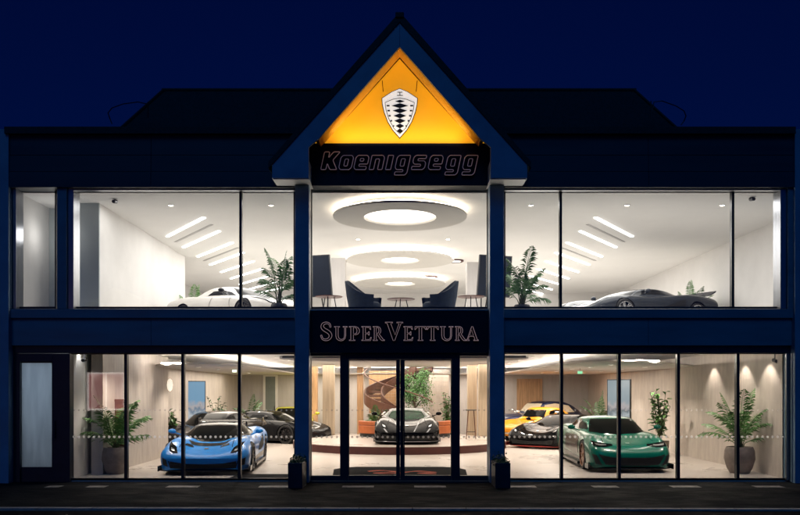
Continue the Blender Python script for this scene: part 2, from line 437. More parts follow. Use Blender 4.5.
_l = soffit_poly(-7.29, -5.3, -4.35, 3.3, 5.6)[9:-1]; cove([(x - .62, y + .62) for x, y in _l] + [(-4.97, 16.9)], 2.749)
_r = soffit_poly(8.52, 5.05, 4.25, 1.3, 5.6)[10:-1]; cove([(x + .62, y + .62) for x, y in _r] + [(4.87, 16.9)], 2.749)
cove([(-4.0, 16.95), (4.0, 16.95)], 2.749)
MB().prism(pp, 2.76, 2.815, 'z').build('ceiling_disc', 'soffit_plaster', B)
# ground floor columns and timber posts at the back of the hall
for x0, x1, y, mname, nm in ((322.5, 334, 13.2, 'column_oak', 'column'), (468, 477, 13.6, 'column_oak', 'column'), (479, 489, 12.4, 'column_oak', 'column'), (311, 317, 15.6, 'wood_panel', 'timber_post'),
                             (357, 363, 16.5, 'wood_panel', 'timber_post'), (453, 458, 16.8, 'wood_panel', 'timber_post')):
    boxo(nm, mname, B, PX(x0, y), PX(x1, y), y, y + .45, FL, 2.99, bevel=.01)
mb = MB()
for i in range(15):
    z = 1.0 + i * .125; mb.box(PX(369, 17.6), PX(396, 17.6), 17.62, 17.70, z, z + .115)
mb.build('slatted_panel', 'wood_panel', B)
mb = MB()
for i in range(15):
    z = .1 + i * .19; mb.box(PX(429, 17.6), PX(449, 17.6), 17.62, 17.70, z, z + .18)
mb.build('slatted_panel', 'limewash_wall', B)
# rear doors
def inner_door(x0, x1, ztop, leafs, m_leaf, m_frame, y=YB):
    fr = MB(); fr.box(x0 - .1, x0, y - .06, y, FL, ztop + .1); fr.box(x1, x1 + .1, y - .06, y, FL, ztop + .1); fr.box(x0, x1, y - .06, y, ztop, ztop + .1)
    f = fr.build('inner_door', m_frame, B)
    w = (x1 - x0) / leafs
    for i in range(leafs):
        l = boxo('door_leaf', m_leaf, f, x0 + i * w + .004, x0 + (i + 1) * w - .004, y - .05, y - .01, FL, ztop - .004)
    hx = x0 + w * (.93 if leafs == 1 else 1)
    for dx in ([0] if leafs == 1 else [-.09, .09]):
        MB().tube([(hx + dx, y - .075, 1.0), (hx + dx, y - .075, 1.3)], .014, 6).build('handle', 'black_metal', f)
inner_door(PX(265.5, YB), PX(275.5, YB), PZ(376.5, YB), 1, 'door_grey', 'white_paint')
inner_door(PX(519, YB), PX(540, YB), PZ(381, YB), 2, 'wood_panel', 'wood_panel')
# upper floor inner walls
boxo('side_wall', 'white_wall', B, -7.44, -7.05, 1.22, 8.7, UF, 6.4)
boxo('wall_end', 'grey_blue_wall', B, -7.49, -7.045, 1.16, 1.22, UF, 6.4)  # unlit end of the white wall, its shade put into the grey-blue colour
boxo('side_wall', 'white_wall', B, -8.65, -8.45, .3, 1.7, UF, 6.4)
boxo('rear_partition', 'grey_blue_wall', B, -8.45, -7.49, 1.7, 1.9, UF, 6.4)
boxo('column', 'pale_wall', B, PX(331, 7), PX(345, 7), 7, 7.5, UF, PZ(258, 7))
boxo('column', 'pale_wall', B, PX(467, 7), PX(479, 7), 7, 7.5, UF, PZ(262, 7))
boxo('column', 'pale_wall', B, PX(343, 12), PX(352, 12), 12, 12.4, UF, PZ(282, 12))
# ------- facade
GY = .11                                    # glass plane
def PB(name, m, x0, x1, y0, y1, top, bot, Y, parent=B, bevel=.006):
    return boxo(name, m, parent, PX(x0, Y), PX(x1, Y), y0, y1, PZ(bot, Y), PZ(top, Y), bevel=bevel)
PB('end_pilaster', 'pillar_paint', -70, 8.5, -.24, .2, 129, 483.5, -.24)
PB('end_pilaster', 'pillar_paint', 795, 900, -.24, .2, 129, 483.5, -.24)
def fascia(x0, x1):
    mb = MB()
    xs = [x0]; n = 2
    for i in range(n + 1): pass
    w = (x1 - x0) / n
    for i in range(n):
        a, b = PX(x0 + i * w, -.2) + .002, PX(x0 + (i + 1) * w, -.2) - .002
        mb.box(a, b, -.22, .30, PZ(187.5, -.2), PZ(172, -.2)); mb.box(a, b, -.205, .30, PZ(171.6, -.2), PZ(155.5, -.2)); mb.box(a, b, -.19, .30, PZ(155, -.2), PZ(134, -.2))
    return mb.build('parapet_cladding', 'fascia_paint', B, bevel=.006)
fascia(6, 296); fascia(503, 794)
PB('parapet_coping', 'roof_slate', 4, 300, -.30, .40, 126.5, 133.6, -.3)
PB('parapet_coping', 'roof_slate', 499, 796, -.30, .40, 126.5, 133.6, -.3)
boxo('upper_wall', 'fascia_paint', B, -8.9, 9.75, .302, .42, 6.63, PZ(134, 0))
# hip roof behind
def roof():
    y0, yr, y1 = .45, 3.0, 6.2
    zr = PZ(90.5, yr); ze = 6.64
    xa, xb = PX(164, yr), PX(634, yr)
    ea, eb = xa - 1.62, xb + 1.62
    v = [(ea, y0, ze), (eb, y0, ze), (eb, y1, ze), (ea, y1, ze), (xa, yr, zr), (xb, yr, zr)]
    MB().add(v, [(0, 1, 5, 4), (1, 2, 5), (2, 3, 4, 5), (3, 0, 4), (0, 3, 2, 1)]).build('hip_roof', 'roof_slate', B)
    MB().tube([(xa - .05, yr, zr + .01), (xb + .05, yr, zr + .01)], .05, 8).build('ridge_cap', 'roof_slate', B)
    for (p, q) in (((ea, y0, ze), (xa, yr, zr)), ((eb, y0, ze), (xb, yr, zr))):
        MB().tube([Vector(p) + Vector((0, 0, .02)), Vector(q) + Vector((0, 0, .02))], .04, 6).build('hip_cap', 'roof_slate', B)
    # bars lying up the slope
    for s_, a in ((-1, 1), (1, -1)):
        xm = .02
    boxo('flat_roof', 'roof_slate', B, -8.9, 9.75, .42, YB + .2, 6.622, 6.638)
roof()
def guard(pts, nm='roof_rail'):
    p = [(PX(a, Y), Y, PZ(b, Y)) for a, b, Y in pts]
    MB().tube(p, .013, 6).build(nm, 'black_metal', B)
guard([(148, 110, 1.6), (147, 104, 1.6), (138, 102, 1.6), (123, 104, 1.7), (112, 108, 1.8), (108, 113, 1.9), (110, 119, 2.0), (112, 124, 2.0)])
guard([(652, 112, 1.6), (654, 102, 1.6), (662, 101, 1.6), (676, 106, 1.7), (684, 111, 1.8), (686, 116, 1.9), (684, 121, 2.0), (681, 125, 2.0)])
guard([(148, 118, 1.6), (148, 102, 1.6)], 'rail_post'); guard([(651, 118, 1.6), (651, 101, 1.6)], 'rail_post')
# spandrel between the storeys
for a, b in ((6, 296), (503, 794)):
    PB('floor_band', 'cladding_paint', a, b, -.16, .30, 309, 318, -.16)
    mb = MB(); n = 2; w = (b - a) / n
    for i in range(n):
        mb.box(PX(a + i * w, -.1) + .003, PX(a + (i + 1) * w, -.1) - .003, -.10, .30, PZ(345.5, -.1), PZ(318.3, -.1))
    mb.build('floor_band_panel', 'cladding_paint', B, bevel=.005)
    PB('lintel', 'dark_frame', a, b, -.04, .30, 345.8, 353, -.04)
# upper piers
PB('pier', 'cladding_paint', 57, 66.5, -.16, .25, 187.6, 308.8, -.16)
PB('pier', 'cladding_paint', 6, 11, -.16, .25, 187.6, 308.8, -.16)
PB('pier', 'cladding_paint', 788, 794, -.16, .25, 187.6, 308.8, -.16)
PB('jamb_lining', 'silver_frame', 66.7, 73.5, -.10, .25, 187.7, 308.7, -.1)
PB('jamb_lining', 'silver_frame', 11.2, 16, -.10, .25, 187.7, 308.7, -.1)
PB('jamb_lining', 'silver_frame', 780.5, 787.8, -.10, .25, 187.7, 308.7, -.1)

def window(x0, x1, top, bot, mulls, fw=3.0, dotted=False, mull='mullion_frame', frame='dark_frame', head=3.0, sillh=2.0, mw=2.6, depth=.10):
    """outer pixel rectangle on the glass plane; mullion centre pixels; frame mesh, mullion and pane children"""
    Y = GY
    X0, X1, Z1, Z0 = PX(x0, Y), PX(x1, Y), PZ(top, Y), PZ(bot, Y)
    f = fw / S; h = head / S; s_ = sillh / S
    mb = MB()
    mb.box(X0, X0 + f, Y - depth / 2, Y + depth / 2, Z0, Z1).box(X1 - f, X1, Y - depth / 2, Y + depth / 2, Z0, Z1)
    mb.box(X0 + f, X1 - f, Y - depth / 2, Y + depth / 2, Z1 - h, Z1).box(X0 + f, X1 - f, Y - depth / 2, Y + depth / 2, Z0, Z0 + s_)
    o = mb.build('window', frame, B)
    e = [X0 + f]
    for m_ in mulls:
        xm = PX(m_, Y)
        boxo('mullion', mull, o, xm - mw / 2 / S, xm + mw / 2 / S, Y - depth / 2 - .012, Y + depth / 2 + .012, Z0 + s_, Z1 - h, bevel=.004)
        e += [xm - mw / 2 / S, xm + mw / 2 / S]
    e.append(X1 - f)
    for i in range(0, len(e), 2):
        boxo('pane', 'dotted_glass' if dotted else 'clear_glass', o, e[i], e[i + 1], Y - .006, Y + .006, Z0 + s_, Z1 - h)
    return o
window(16, 57, 188, 308.8, [], fw=1.3, head=2.6)
window(73.5, 296, 188, 308.8, [241], fw=2.2, head=3.2)
window(503, 788, 188, 308.8, [560.3, 732], fw=2.2, head=3.2)
window(310.5, 488.5, 186.5, 309, [], fw=1.8, head=2.2)
# silver head linings just above the panes
PB('head_lining', 'silver_frame', 73.6, 296, -.10, .055, 187.7, 190.2, -.1)
PB('head_lining', 'silver_frame', 503, 780.4, -.10, .055, 187.7, 190.2, -.1)
window(70, 296, 352.8, 480, [126.5, 183.3, 239.8], fw=1.6, head=1.6, sillh=2, dotted=True, mull='mullion_frame', frame='mullion_frame', mw=3.0)
window(503, 794.5, 352.5, 480, [561.3, 618.8, 677.7, 737], fw=1.6, head=1.6, sillh=2, dotted=True, mull='mullion_frame', frame='mullion_frame', mw=3.0)
PB('jamb_lining', 'silver_frame', 786, 791, -.02, .045, 353.2, 480, 0)
PB('jamb_post', 'cladding_paint', 791.2, 797, -.14, .25, 353.2, 482, -.1)
# frosted side door
PB('door_surround', 'dark_frame', 8, 20.3, -.02, .20, 353.5, 482.5, 0)
PB('door_surround', 'dark_frame', 53, 70.2, -.02, .20, 353.5, 482.5, 0)
PB('door_surround', 'dark_frame', 20.3, 53, -.02, .20, 353.5, 361.5, 0)
dr = MB()
x0, x1, z0, z1 = PX(20.3, .05), PX(53, .05), PZ(482, .05), PZ(361.5, .05)
dr.box(x0, x0 + .02, .04, .12, z0, z1).box(x1 - .02, x1, .04, .12, z0, z1).box(x0 + .02, x1 - .02, .04, .12, z1 - .03, z1).box(x0 + .02, x1 - .02, .04, .12, z0, PZ(467, .05))
dr = dr.build('side_door', 'dark_frame', B)
boxo('pane', 'frosted_glass', dr, x0 + .02, x1 - .02, .07, .085, PZ(467, .05), z1 - .03)
MB().tube([(x1 + .08, -.06, .95), (x1 + .08, -.06, 1.35)], .014, 8).build('handle', 'dark_frame', dr)
# central bay
PB('pillar', 'pillar_paint', 295.2, 309.2, -.34, .24, 178, 482.6, -.3, bevel=.012)
PB('pillar', 'pillar_paint', 489.6, 503.8, -.34, .24, 178, 482.6, -.3, bevel=.012)
PB('sign_band', 'sign_dark', 309.4, 489.4, -.27, .20, 143.2, 185.6, -.27)
PB('sign_band', 'sign_dark', 309.4, 489.4, -.12, .30, 309.6, 353, -.12)
PB('sign_band_trim', 'cladding_paint', 309.4, 489.4, -.14, .10, 309.2, 311.0, -.12)
PB('window_reveal', 'white_paint', 309.6, 310.8, -.1, .05, 187, 308, 0)
PB('window_reveal', 'white_paint', 488.2, 489.4, -.1, .05, 187, 308, 0)
# entrance
def entrance():
    Y = 0.06
    fr = MB()
    def fb(x0, x1, top, bot): fr.box(PX(x0, Y), PX(x1, Y), Y - .05, Y + .07, PZ(bot, Y), PZ(top, Y))
    fb(309.6, 311.3, 353.2, 480.5); fb(340.2, 348.6, 353.2, 480.5); fb(451.5, 459.7, 353.2, 480.5); fb(487.8, 489.3, 353.2, 480.5)
    fb(311.3, 340.2, 353.2, 356); fb(459.7, 487.8, 353.2, 356); fb(348.6, 451.5, 353.2, 359.3)
    fb(311.3, 340.2, 475.4, 480.5); fb(459.7, 487.8, 475.4, 480.5)
    e = fr.build('entrance_frame', 'dark_frame', B)
    for a, b in ((311.3, 340.2), (459.7, 487.8)):
        boxo('side_light', 'dotted_glass', e, PX(a, Y), PX(b, Y), Y - .006, Y + .006, PZ(475.4, Y), PZ(356, Y))
    for a, b, h in ((348.8, 400, 397.5), (400.2, 451.3, 402.8)):
        d = MB(); A_, B_, T, Z = PX(a, Y), PX(b, Y), PZ(359.5, Y), PZ(481, Y)
        wl, wr = (.012, .085) if a < 399 else (.10, .012)
        zb = PZ(475.2, Y); zt = PZ(360.6, Y)
        d.box(A_, A_ + wl, Y - .035, Y + .035, Z, T).box(B_ - wr, B_, Y - .035, Y + .035, Z, T).box(A_ + wl, B_ - wr, Y - .035, Y + .035, Z, zb).box(A_ + wl, B_ - wr, Y - .035, Y + .035, zt, T)
        d = d.build('entrance_door', 'dark_frame', B)
        boxo('pane', 'dotted_glass', d, A_ + wl, B_ - wr, Y - .006, Y + .006, zb, zt)
        hx = PX(h, Y)
        MB().tube([(hx, Y - .09, .75), (hx, Y - .09, 1.9)], .016, 8).build('handle', 'black_metal', d)
    PB('threshold', 'dark_frame', 309.4, 489.4, -.16, .10, 480.7, 482.6, -.1)
entrance()
# gable
def gable():
    Yf, Yp = -.8, -.24
    def f(px, py, Y=Yf): return (PX(px, Y), PZ(py, Y))
    for sgn in (-1, 1):
        def g(px, py): return f(399.7 + sgn * (399.7 - px), py)
        poly = [g(399.7, 15), g(272, 162.5), g(272, 178.2), g(308.8, 178.2), g(308.8, 147), g(318.6, 139), g(399.7, 47)]
        MB().prism(poly, Yf, Yf + .07, 'y').build('barge_board', 'barge_paint', B, bevel=.008)
        # sloping roof running back into the hip roof
        a, b = g(399.7, 12.5), g(268.5, 162)
        c = (b[0] + sgn * .0, b[1] - .14); d = (a[0], a[1] - .14 * 1.5)
        MB().prism([a, b, c, d], Yf - .03, 3.0, 'y').build('gable_roof', 'roof_slate', B)
        # lining behind the barge board, lit from inside
        xi0, zi0 = g(318.6, 139); xi1, zi1 = g(399.7, 47)
        n = Vector((-(zi1 - zi0), 0, (xi1 - xi0))).normalized() * (.0)
        MB().prism([(xi0, zi0), (xi1, zi1), (xi1, zi1 + .12), (xi0 - (-sgn) * .09 * 1 if False else xi0 + sgn * .09, zi0 + .06)], Yf + .071, Yp + .3, 'y').build('gable_lining', 'gable_soffit', B)
        # boxed foot under the eaves
        fx0, fx1 = g(272, 0)[0], g(296, 0)[0]
        boxo('eave_box', 'barge_paint', B, fx0, g(308.8, 0)[0], Yf + .071, .05, PZ(178.2, Yf), PZ(160, Yf))
        boxo('eave_soffit', 'white_paint', B, fx0 + sgn * -.02, g(309, 0)[0], Yf + .03, .05, PZ(178.2, Yf) - .02, PZ(178.2, Yf) - .002)
    # apex finial cap
    x, z = f(399.7, 14)
    boxo('apex_cap', 'roof_slate', B, x - .09, x + .09, Yf - .06, Yf + .4, z - .10, z + .02, bevel=.02)
    # gold panel
    tri = [(PX(399.7, Yp), PZ(44, Yp)), (PX(312, Yp), PZ(144, Yp)), (PX(487.4, Yp), PZ(144, Yp))]
    MB().prism(tri, Yp, Yp + .05, 'y').build('gold_panel', 'gold_panel', B)
    for sgn in (-1, 1):
        p0 = (PX(399.7, Yp), Yp - .012, PZ(57.5, Yp)); p1 = (PX(399.7 + sgn * 76.5, Yp), Yp - .012, PZ(142.8, Yp))
        MB().tube([p0, p1], .026, 6).build('panel_trim', 'gold_line', B)
        q0 = (PX(399.7 + sgn * 17.5, Yp), Yp - .02, PZ(81, Yp)); q1 = (PX(399.7 + sgn * 16.5, Yp), Yp - .02, PZ(92, Yp))
        MB().tube([q0, q1], .008, 6).build('hanging_wire', 'gold_line', B)
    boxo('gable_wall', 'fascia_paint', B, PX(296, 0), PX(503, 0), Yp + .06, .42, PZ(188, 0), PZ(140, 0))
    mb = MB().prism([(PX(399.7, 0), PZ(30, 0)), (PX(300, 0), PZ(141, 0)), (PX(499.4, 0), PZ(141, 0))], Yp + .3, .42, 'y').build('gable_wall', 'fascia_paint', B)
gable()

# ------------------------------------------------------------------ shield emblem and lettering
def emblem():
    Y = -.34
    E = empty('shield_emblem', 'white shield with a column of black diamonds hanging on the gold gable', 'emblem', (0, 0, 0))
    def q(px, py): return (PX(px, Y), PZ(py, Y))
    def shield(ins, cx=399.7):
        # right half outline from the crop, mirrored
        half = [(0, 88.3), (8, 91.6), (18.2, 98.2), (17.8, 104), (16, 112), (12.2, 122), (7, 130.5), (0, 138.3)]
        half = [(x * (1 - ins / 18), 88.3 + ins + (y - 88.3) * (1 - 2.1 * ins / 50)) for x, y in half]
        return [q(cx + x, y) for x, y in half] + [q(cx - x, y) for x, y in half[-2:0:-1]]
    MB().prism(shield(0), Y, Y + .05, 'y').build('shield_border', 'emblem_black', E)
    MB().prism(shield(.75), Y - .012, Y - .002, 'y').build('shield_face', 'emblem_white', E)
    ins = shield(3.2)
    # thin inner outline
    inner = [(0, 98.3), (7, 99.6), (14.6, 102.8), (13.7, 110), (11, 119), (6, 128.5), (0, 134.5)]
    loop = [q(399.7 + x, y) for x, y in inner] + [q(399.7 - x, y) for x, y in inner[-2:0:-1]]
    MB().tube([(a, Y - .014, b) for a, b in loop], .007, 6, closed=True).build('inner_outline', 'emblem_black', E)
    for y, w, h in ((101.6, 4.8, 1.5), (106, 8.4, 2.5), (111, 7.2, 2.5), (116.1, 6.4, 2.5), (121.2, 5.6, 2.5), (126.3, 4.3, 2.4), (131.2, 3.1, 2.5)):
        a = [q(399.9 - w, y), q(399.9, y - h), q(399.9 + w, y), q(399.9, y + h)]
        MB().prism(a, Y - .02, Y - .013, 'y').build('diamond', 'emblem_black', E)
    for y, x, w in ((106, 11.8, 1.5), (111, 11.2, 1.3), (116.1, 10.2, 1.1), (121.2, 8.6, .9), (126.3, 6.2, .6)):
        for s_ in (-1, 1):
            MB().prism([q(399.9 + s_ * x - w, y - .7), q(399.9 + s_ * x + w, y - .7), q(399.9 + s_ * x + w, y + .7), q(399.9 + s_ * x - w, y + .7)], Y - .02, Y - .013, 'y').build('square_mark', 'emblem_black', E)
    mb = MB()
    for a, b, c, d in ((397.4, 402.4, 92.2, 92.9), (399.5, 400.3, 92.9, 95.4), (397.0, 402.8, 95.4, 96.1)):
        mb.box(PX(a, Y), PX(b, Y), Y - .02, Y - .013, PZ(d, Y), PZ(c, Y))
    mb.build('top_mark', 'emblem_black', E)
emblem()

def loops_to_letter(name, loops, Y, depth, parent, face, halo, hw):
    """loops: closed polygons (x,z), first the outline then holes"""
    cu = bpy.data.curves.new(name, 'CURVE'); cu.dimensions = '2D'; cu.fill_mode = 'BOTH'; cu.extrude = depth / 2
    for lp in loops:
        sp = cu.splines.new('POLY'); sp.points.add(len(lp) - 1)
        for i, (x, z) in enumerate(lp): sp.points[i].co = (x, z, 0, 1)
        sp.use_cyclic_u = True
    tmp = bpy.data.objects.new('tmp', cu); COL.objects.link(tmp)
    dg = bpy.context.evaluated_depsgraph_get()
    me = bpy.data.meshes.new_from_object(tmp.evaluated_get(dg))
    bpy.data.objects.remove(tmp); bpy.data.curves.remove(cu)
    for v in me.vertices: x, y, z = v.co; v.co = (x, Y - z, y)
    me.materials.clear(); me.materials.append(M[face]); me.name = name
    bm = bmesh.new(); bm.from_mesh(me); bmesh.ops.recalc_face_normals(bm, faces=bm.faces); bm.to_mesh(me); bm.free()
    o = bpy.data.objects.new(name, me); COL.objects.link(o); o.parent = parent
    mb = MB()
    for lp in loops: mb.tube([(x, Y - depth / 2 - .001, z) for x, z in lp], hw, 4, closed=True)
    mb.build('lit_edge', halo, o)
    return o
GLY = {
 'U': [[(0,1),(.34,1),(.34,.96),(.24,.94),(.24,.35),(.27,.2),(.36,.1),(.45,.08),(.55,.12),(.61,.22),(.63,.38),(.63,.94),(.53,.96),(.53,1),(.8,1),(.8,.96),(.70,.94),(.70,.36),(.66,.15),(.55,.02),(.42,-.02),(.26,.02),(.14,.14),(.1,.34),(.1,.94),(0,.96)]],
 'P': [[(0,0),(.36,0),(.36,.04),(.25,.06),(.25,.42),(.38,.41),(.52,.47),(.6,.6),(.6,.78),(.52,.93),(.36,1),(0,1),(0,.96),(.1,.94),(.1,.06),(0,.04)],[(.25,.49),(.36,.48),(.44,.55),(.46,.7),(.43,.86),(.35,.93),(.25,.93)]],
 'E': [[(0,0),(.6,0),(.64,.24),(.6,.24),(.54,.09),(.46,.07),(.25,.07),(.25,.47),(.42,.47),(.47,.38),(.5,.38),(.5,.64),(.47,.64),(.42,.54),(.25,.54),(.25,.93),(.45,.93),(.52,.91),(.56,.78),(.6,.78),(.58,1),(0,1),(0,.96),(.1,.94),(.1,.06),(0,.04)]],
 'R': [[(0,0),(.36,0),(.36,.04),(.25,.06),(.25,.45),(.32,.45),(.58,.08),(.70,0),(.9,0),(.9,.04),(.78,.1),(.48,.47),(.58,.55),(.61,.68),(.6,.8),(.52,.94),(.36,1),(0,1),(0,.96),(.1,.94),(.1,.06),(0,.04)],[(.25,.52),(.36,.52),(.44,.58),(.46,.72),(.43,.87),(.35,.93),(.25,.93)]],
 'V': [[(.36,0),(.44,0),(.76,.93),(.86,.96),(.86,1),(.54,1),(.54,.96),(.66,.93),(.46,.3),(.24,.93),(.34,.96),(.34,1),(-.04,1),(-.04,.96),(.06,.93)]],
 'T': [[(.2,0),(.52,0),(.52,.04),(.43,.06),(.43,.93),(.6,.91),(.66,.78),(.7,.78),(.69,1),(.03,1),(.02,.78),(.06,.78),(.12,.91),(.28,.93),(.28,.06),(.2,.04)]],
 'A': [[(-.04,0),(.24,0),(.24,.04),(.14,.07),(.22,.3),(.56,.3),(.64,.07),(.54,.04),(.54,0),(.9,0),(.9,.04),(.81,.07),(.48,1),(.40,1),(.07,.07),(-.04,.04)],[(.25,.37),(.53,.37),(.40,.76)]],
}
def cr_chain(pts, n):
    out = []
    P = [Vector(p) for p in pts]
    for i in range(len(P) - 1):
        a, b, c, d = P[max(i - 1, 0)], P[i], P[i + 1], P[min(i + 2, len(P) - 1)]
        for k in range(n):
            t = k / n
            out.append(.5 * ((2 * b) + (c - a) * t + (2 * a - 5 * b + 4 * c - d) * t * t + (3 * b - a - 3 * c + d) * t ** 3))
    out.append(P[-1]); return out
def ribbonS():
    c = cr_chain([(.55, .72), (.50, .90), (.34, .96), (.17, .90), (.12, .75), (.2, .62), (.36, .52), (.5, .41), (.56, .26), (.49, .11), (.33, .04), (.14, .09), (.06, .29)], 3)
    L_, R_ = [], []
    n = len(c)
    for i, p in enumerate(c):
        t = (c[min(i + 1, n - 1)] - c[max(i - 1, 0)]).normalized(); nn = Vector((-t.y, t.x))
        w = .035 + .05 * math.sin(PI * i / (n - 1)) ** 2
        L_.append(tuple(p + nn * w)); R_.append(tuple(p - nn * w))
    return L_ + R_[::-1]
GLY['S'] = [ribbonS()]
def serif_sign():
    G = empty('letter_sign', 'pale outlined serif capitals on the dark band above the entrance doors', 'sign lettering')
    Y = -.16
    rng = [('S', 320.6, 332, 1), ('U', 334.3, 347.4, 0), ('P', 349.2, 359.4, 0), ('E', 361.6, 371.4, 0), ('R', 373, 384.6, 0), ('V', 385.2, 403, 1), ('E', 403.6, 413, 0),
           ('T', 414.8, 426.2, 0), ('T', 426.8, 438.4, 0), ('U', 440, 453.2, 0), ('R', 455, 466.2, 0), ('A', 465.6, 478.4, 0)]
    for ch, a, b, big in rng:
        lps = GLY[ch]
        xs = [p[0] for p in lps[0]]; x0, x1 = min(xs), max(xs)
        X0, X1 = PX(a, Y), PX(b, Y); zb = PZ(340.6, Y); h = (18.2 if big else 13.9) / S
        lp = [[(X0 + (x - x0) / (x1 - x0) * (X1 - X0), zb + z * h) for x, z in l] for l in lps]
        loops_to_letter('letter', lp, Y, .04, G, 'letter_face', 'letter_halo', .0065)
serif_sign()
def rnd_loop(lp, r=.07):
    """cut each corner of a closed loop into a short curve"""
    out = []; n = len(lp)
    for i in range(n):
        p = Vector(lp[i]); a = Vector(lp[i - 1]) - p; b = Vector(lp[(i + 1) % n]) - p
        ra = min(r, a.length * .4); rb = min(r, b.length * .4)
        A_ = p + a.normalized() * ra; B_ = p + b.normalized() * rb
        for t in (0, .33, .67, 1): q = A_ * (1 - t) ** 2 + p * 2 * t * (1 - t) + B_ * t * t; out.append((q.x, q.y))
    return out
BLK = {
 'K': [[(0,0),(.33,0),(.33,.36),(.58,0),(1.02,0),(.64,.54),(1.0,1),(.58,1),(.33,.66),(.33,1),(0,1)]],
 'o': [[(0,.16),(.15,0),(.85,0),(1,.16),(1,.84),(.85,1),(.15,1),(0,.84)],[(.36,.25),(.36,.75),(.64,.75),(.64,.25)]],
 'e': [[(0,.16),(.14,0),(.95,0),(.95,.23),(.36,.23),(.36,.39),(1,.39),(1,.84),(.86,1),(.14,1),(0,.84)],[(.36,.59),(.36,.79),(.64,.79),(.64,.59)]],
 'n': [[(0,0),(.35,0),(.35,.75),(.65,.75),(.65,0),(1,0),(1,.84),(.86,1),(0,1)]],
 'i': [[(0,0),(1,0),(1,1),(0,1)]],
 'g': [[(0,.16),(.14,0),(.65,0),(.65,-.15),(.06,-.15),(.06,-.38),(.86,-.38),(1,-.22),(1,1),(.14,1),(0,.84)],[(.35,.24),(.35,.77),(.65,.77),(.65,.24)]],
 's': [[(0,0),(.86,0),(1,.15),(1,.47),(.86,.62),(.36,.62),(.36,.77),(.96,.77),(.96,1),(.14,1),(0,.85),(0,.53),(.14,.38),(.64,.38),(.64,.23),(0,.23)]],
}
def bold_sign():
    G = empty('letter_sign', 'dark slanted block lettering under the lit gold gable', 'sign lettering')
    Y = -.31
    rng = [('K', 320.8, 336.5), ('o', 338.4, 351), ('e', 353.4, 366.4), ('n', 369, 382), ('i', 385.4, 390.6), ('g', 394.6, 407.6), ('s', 411.2, 424.2), ('e', 427.6, 440.6), ('g', 445, 458), ('g', 462, 475)]
    for ch, a, b in rng:
        X0, X1 = PX(a, Y), PX(b, Y); zb = PZ(170, Y); h = (17.4 if ch == 'K' else 14) / S
        lp = [[(X0 + x * (X1 - X0) + .22 * z * h, zb + z * h) for x, z in rnd_loop(l, .08)] for l in BLK[ch]]
        loops_to_letter('letter', lp, Y, .05, G, 'letter_face', 'letter_halo_dim', .009)
bold_sign()

# ------------------------------------------------------------------ planters beside the entrance
def planter(x0, x1, lab):
    y0, y1 = -1.15, -.36
    P = empty('planter', lab, 'planter', ((x0 + x1) / 2, (y0 + y1) / 2, 0), group='planters beside the entrance')
    w, l, h = (x1 - x0) / 2, (y1 - y0) / 2, .52
    t = .03
    mb = MB(); mb.box(-w, w, -l, -l + t, 0, h).box(-w, w, l - t, l, 0, h).box(-w, -w + t, -l + t, l - t, 0, h).box(w - t, w, -l + t, l - t, 0, h).box(-w + t, w - t, -l + t, l - t, 0, .05)
    mb.build('trough', 'planter_paint', P, bevel=.006)
    MB().box(-w + t, w - t, -l + t, l - t, .40, .46).build('soil', 'soil', P)
    mb = MB(); rnd = random.Random(int(x0 * 100))
    for i in range(420):
        c = Vector((rnd.uniform(-w + .01, w - .01), rnd.uniform(-l + .02, l - .02), .46 + abs(rnd.gauss(0, .075))))
        d = Vector((rnd.gauss(0, 1), rnd.gauss(0, 1), rnd.gauss(.4, .6))).normalized() * .05; e = d.orthogonal().normalized() * .02
        mb.add([c - e * .3, c + d * .5 - e, c + d, c + d * .5 + e], [(0, 1, 2, 3)])
    mb.build('foliage', 'leaf_dark', P)
planter(PX(288, -1.15), PX(302.3, -1.15), 'dark metal planter with low shrub at the pillar on the blue car side')
planter(PX(495.5, -1.15), PX(510.5, -1.15), 'dark metal planter with low shrub at the pillar on the green car side')

# ------------------------------------------------------------------ plants
def frond(mb, base, az, length, rise, droop, width, rnd, nl=24):
    p = Vector(base); d = Vector((math.cos(az) * math.cos(rise), math.sin(az) * math.cos(rise), math.sin(rise)))
    pts = []; step = length / nl
    for i in range(nl + 1):
        pts.append(p.copy()); p = p + d * step; d = (d + Vector((0, 0, -droop / nl * (.4 + 1.6 * i / nl)))).normalized()
    mb.tube(pts, [.010 * (1 - .8 * i / nl) + .002 for i in range(nl + 1)], 4)
    for i in range(3, nl + 1):
        t = (pts[i] - pts[i - 1]).normalized(); side = t.cross(Vector((0, 0, 1)))
        side = side.normalized() if side.length > .05 else Vector((math.sin(az), -math.cos(az), 0))
        u = i / nl; ll = width * (math.sin(PI * min(1, .12 + u * .86)) ** .7) * rnd.uniform(.85, 1.15)
        for s_ in (-1, 1):
            dr = (side * s_ * .8 + t * .62 + Vector((0, 0, rnd.uniform(-.35, .05)))).normalized()
            wv = t * .013 + Vector((0, 0, .004))
            q = pts[i]; m1 = q + dr * ll * .5; e_ = q + dr * ll + Vector((0, 0, -ll * .28))
            mb.add([q - wv * .3, m1 - wv, e_, m1 + wv], [(0, 1, 2, 3)])
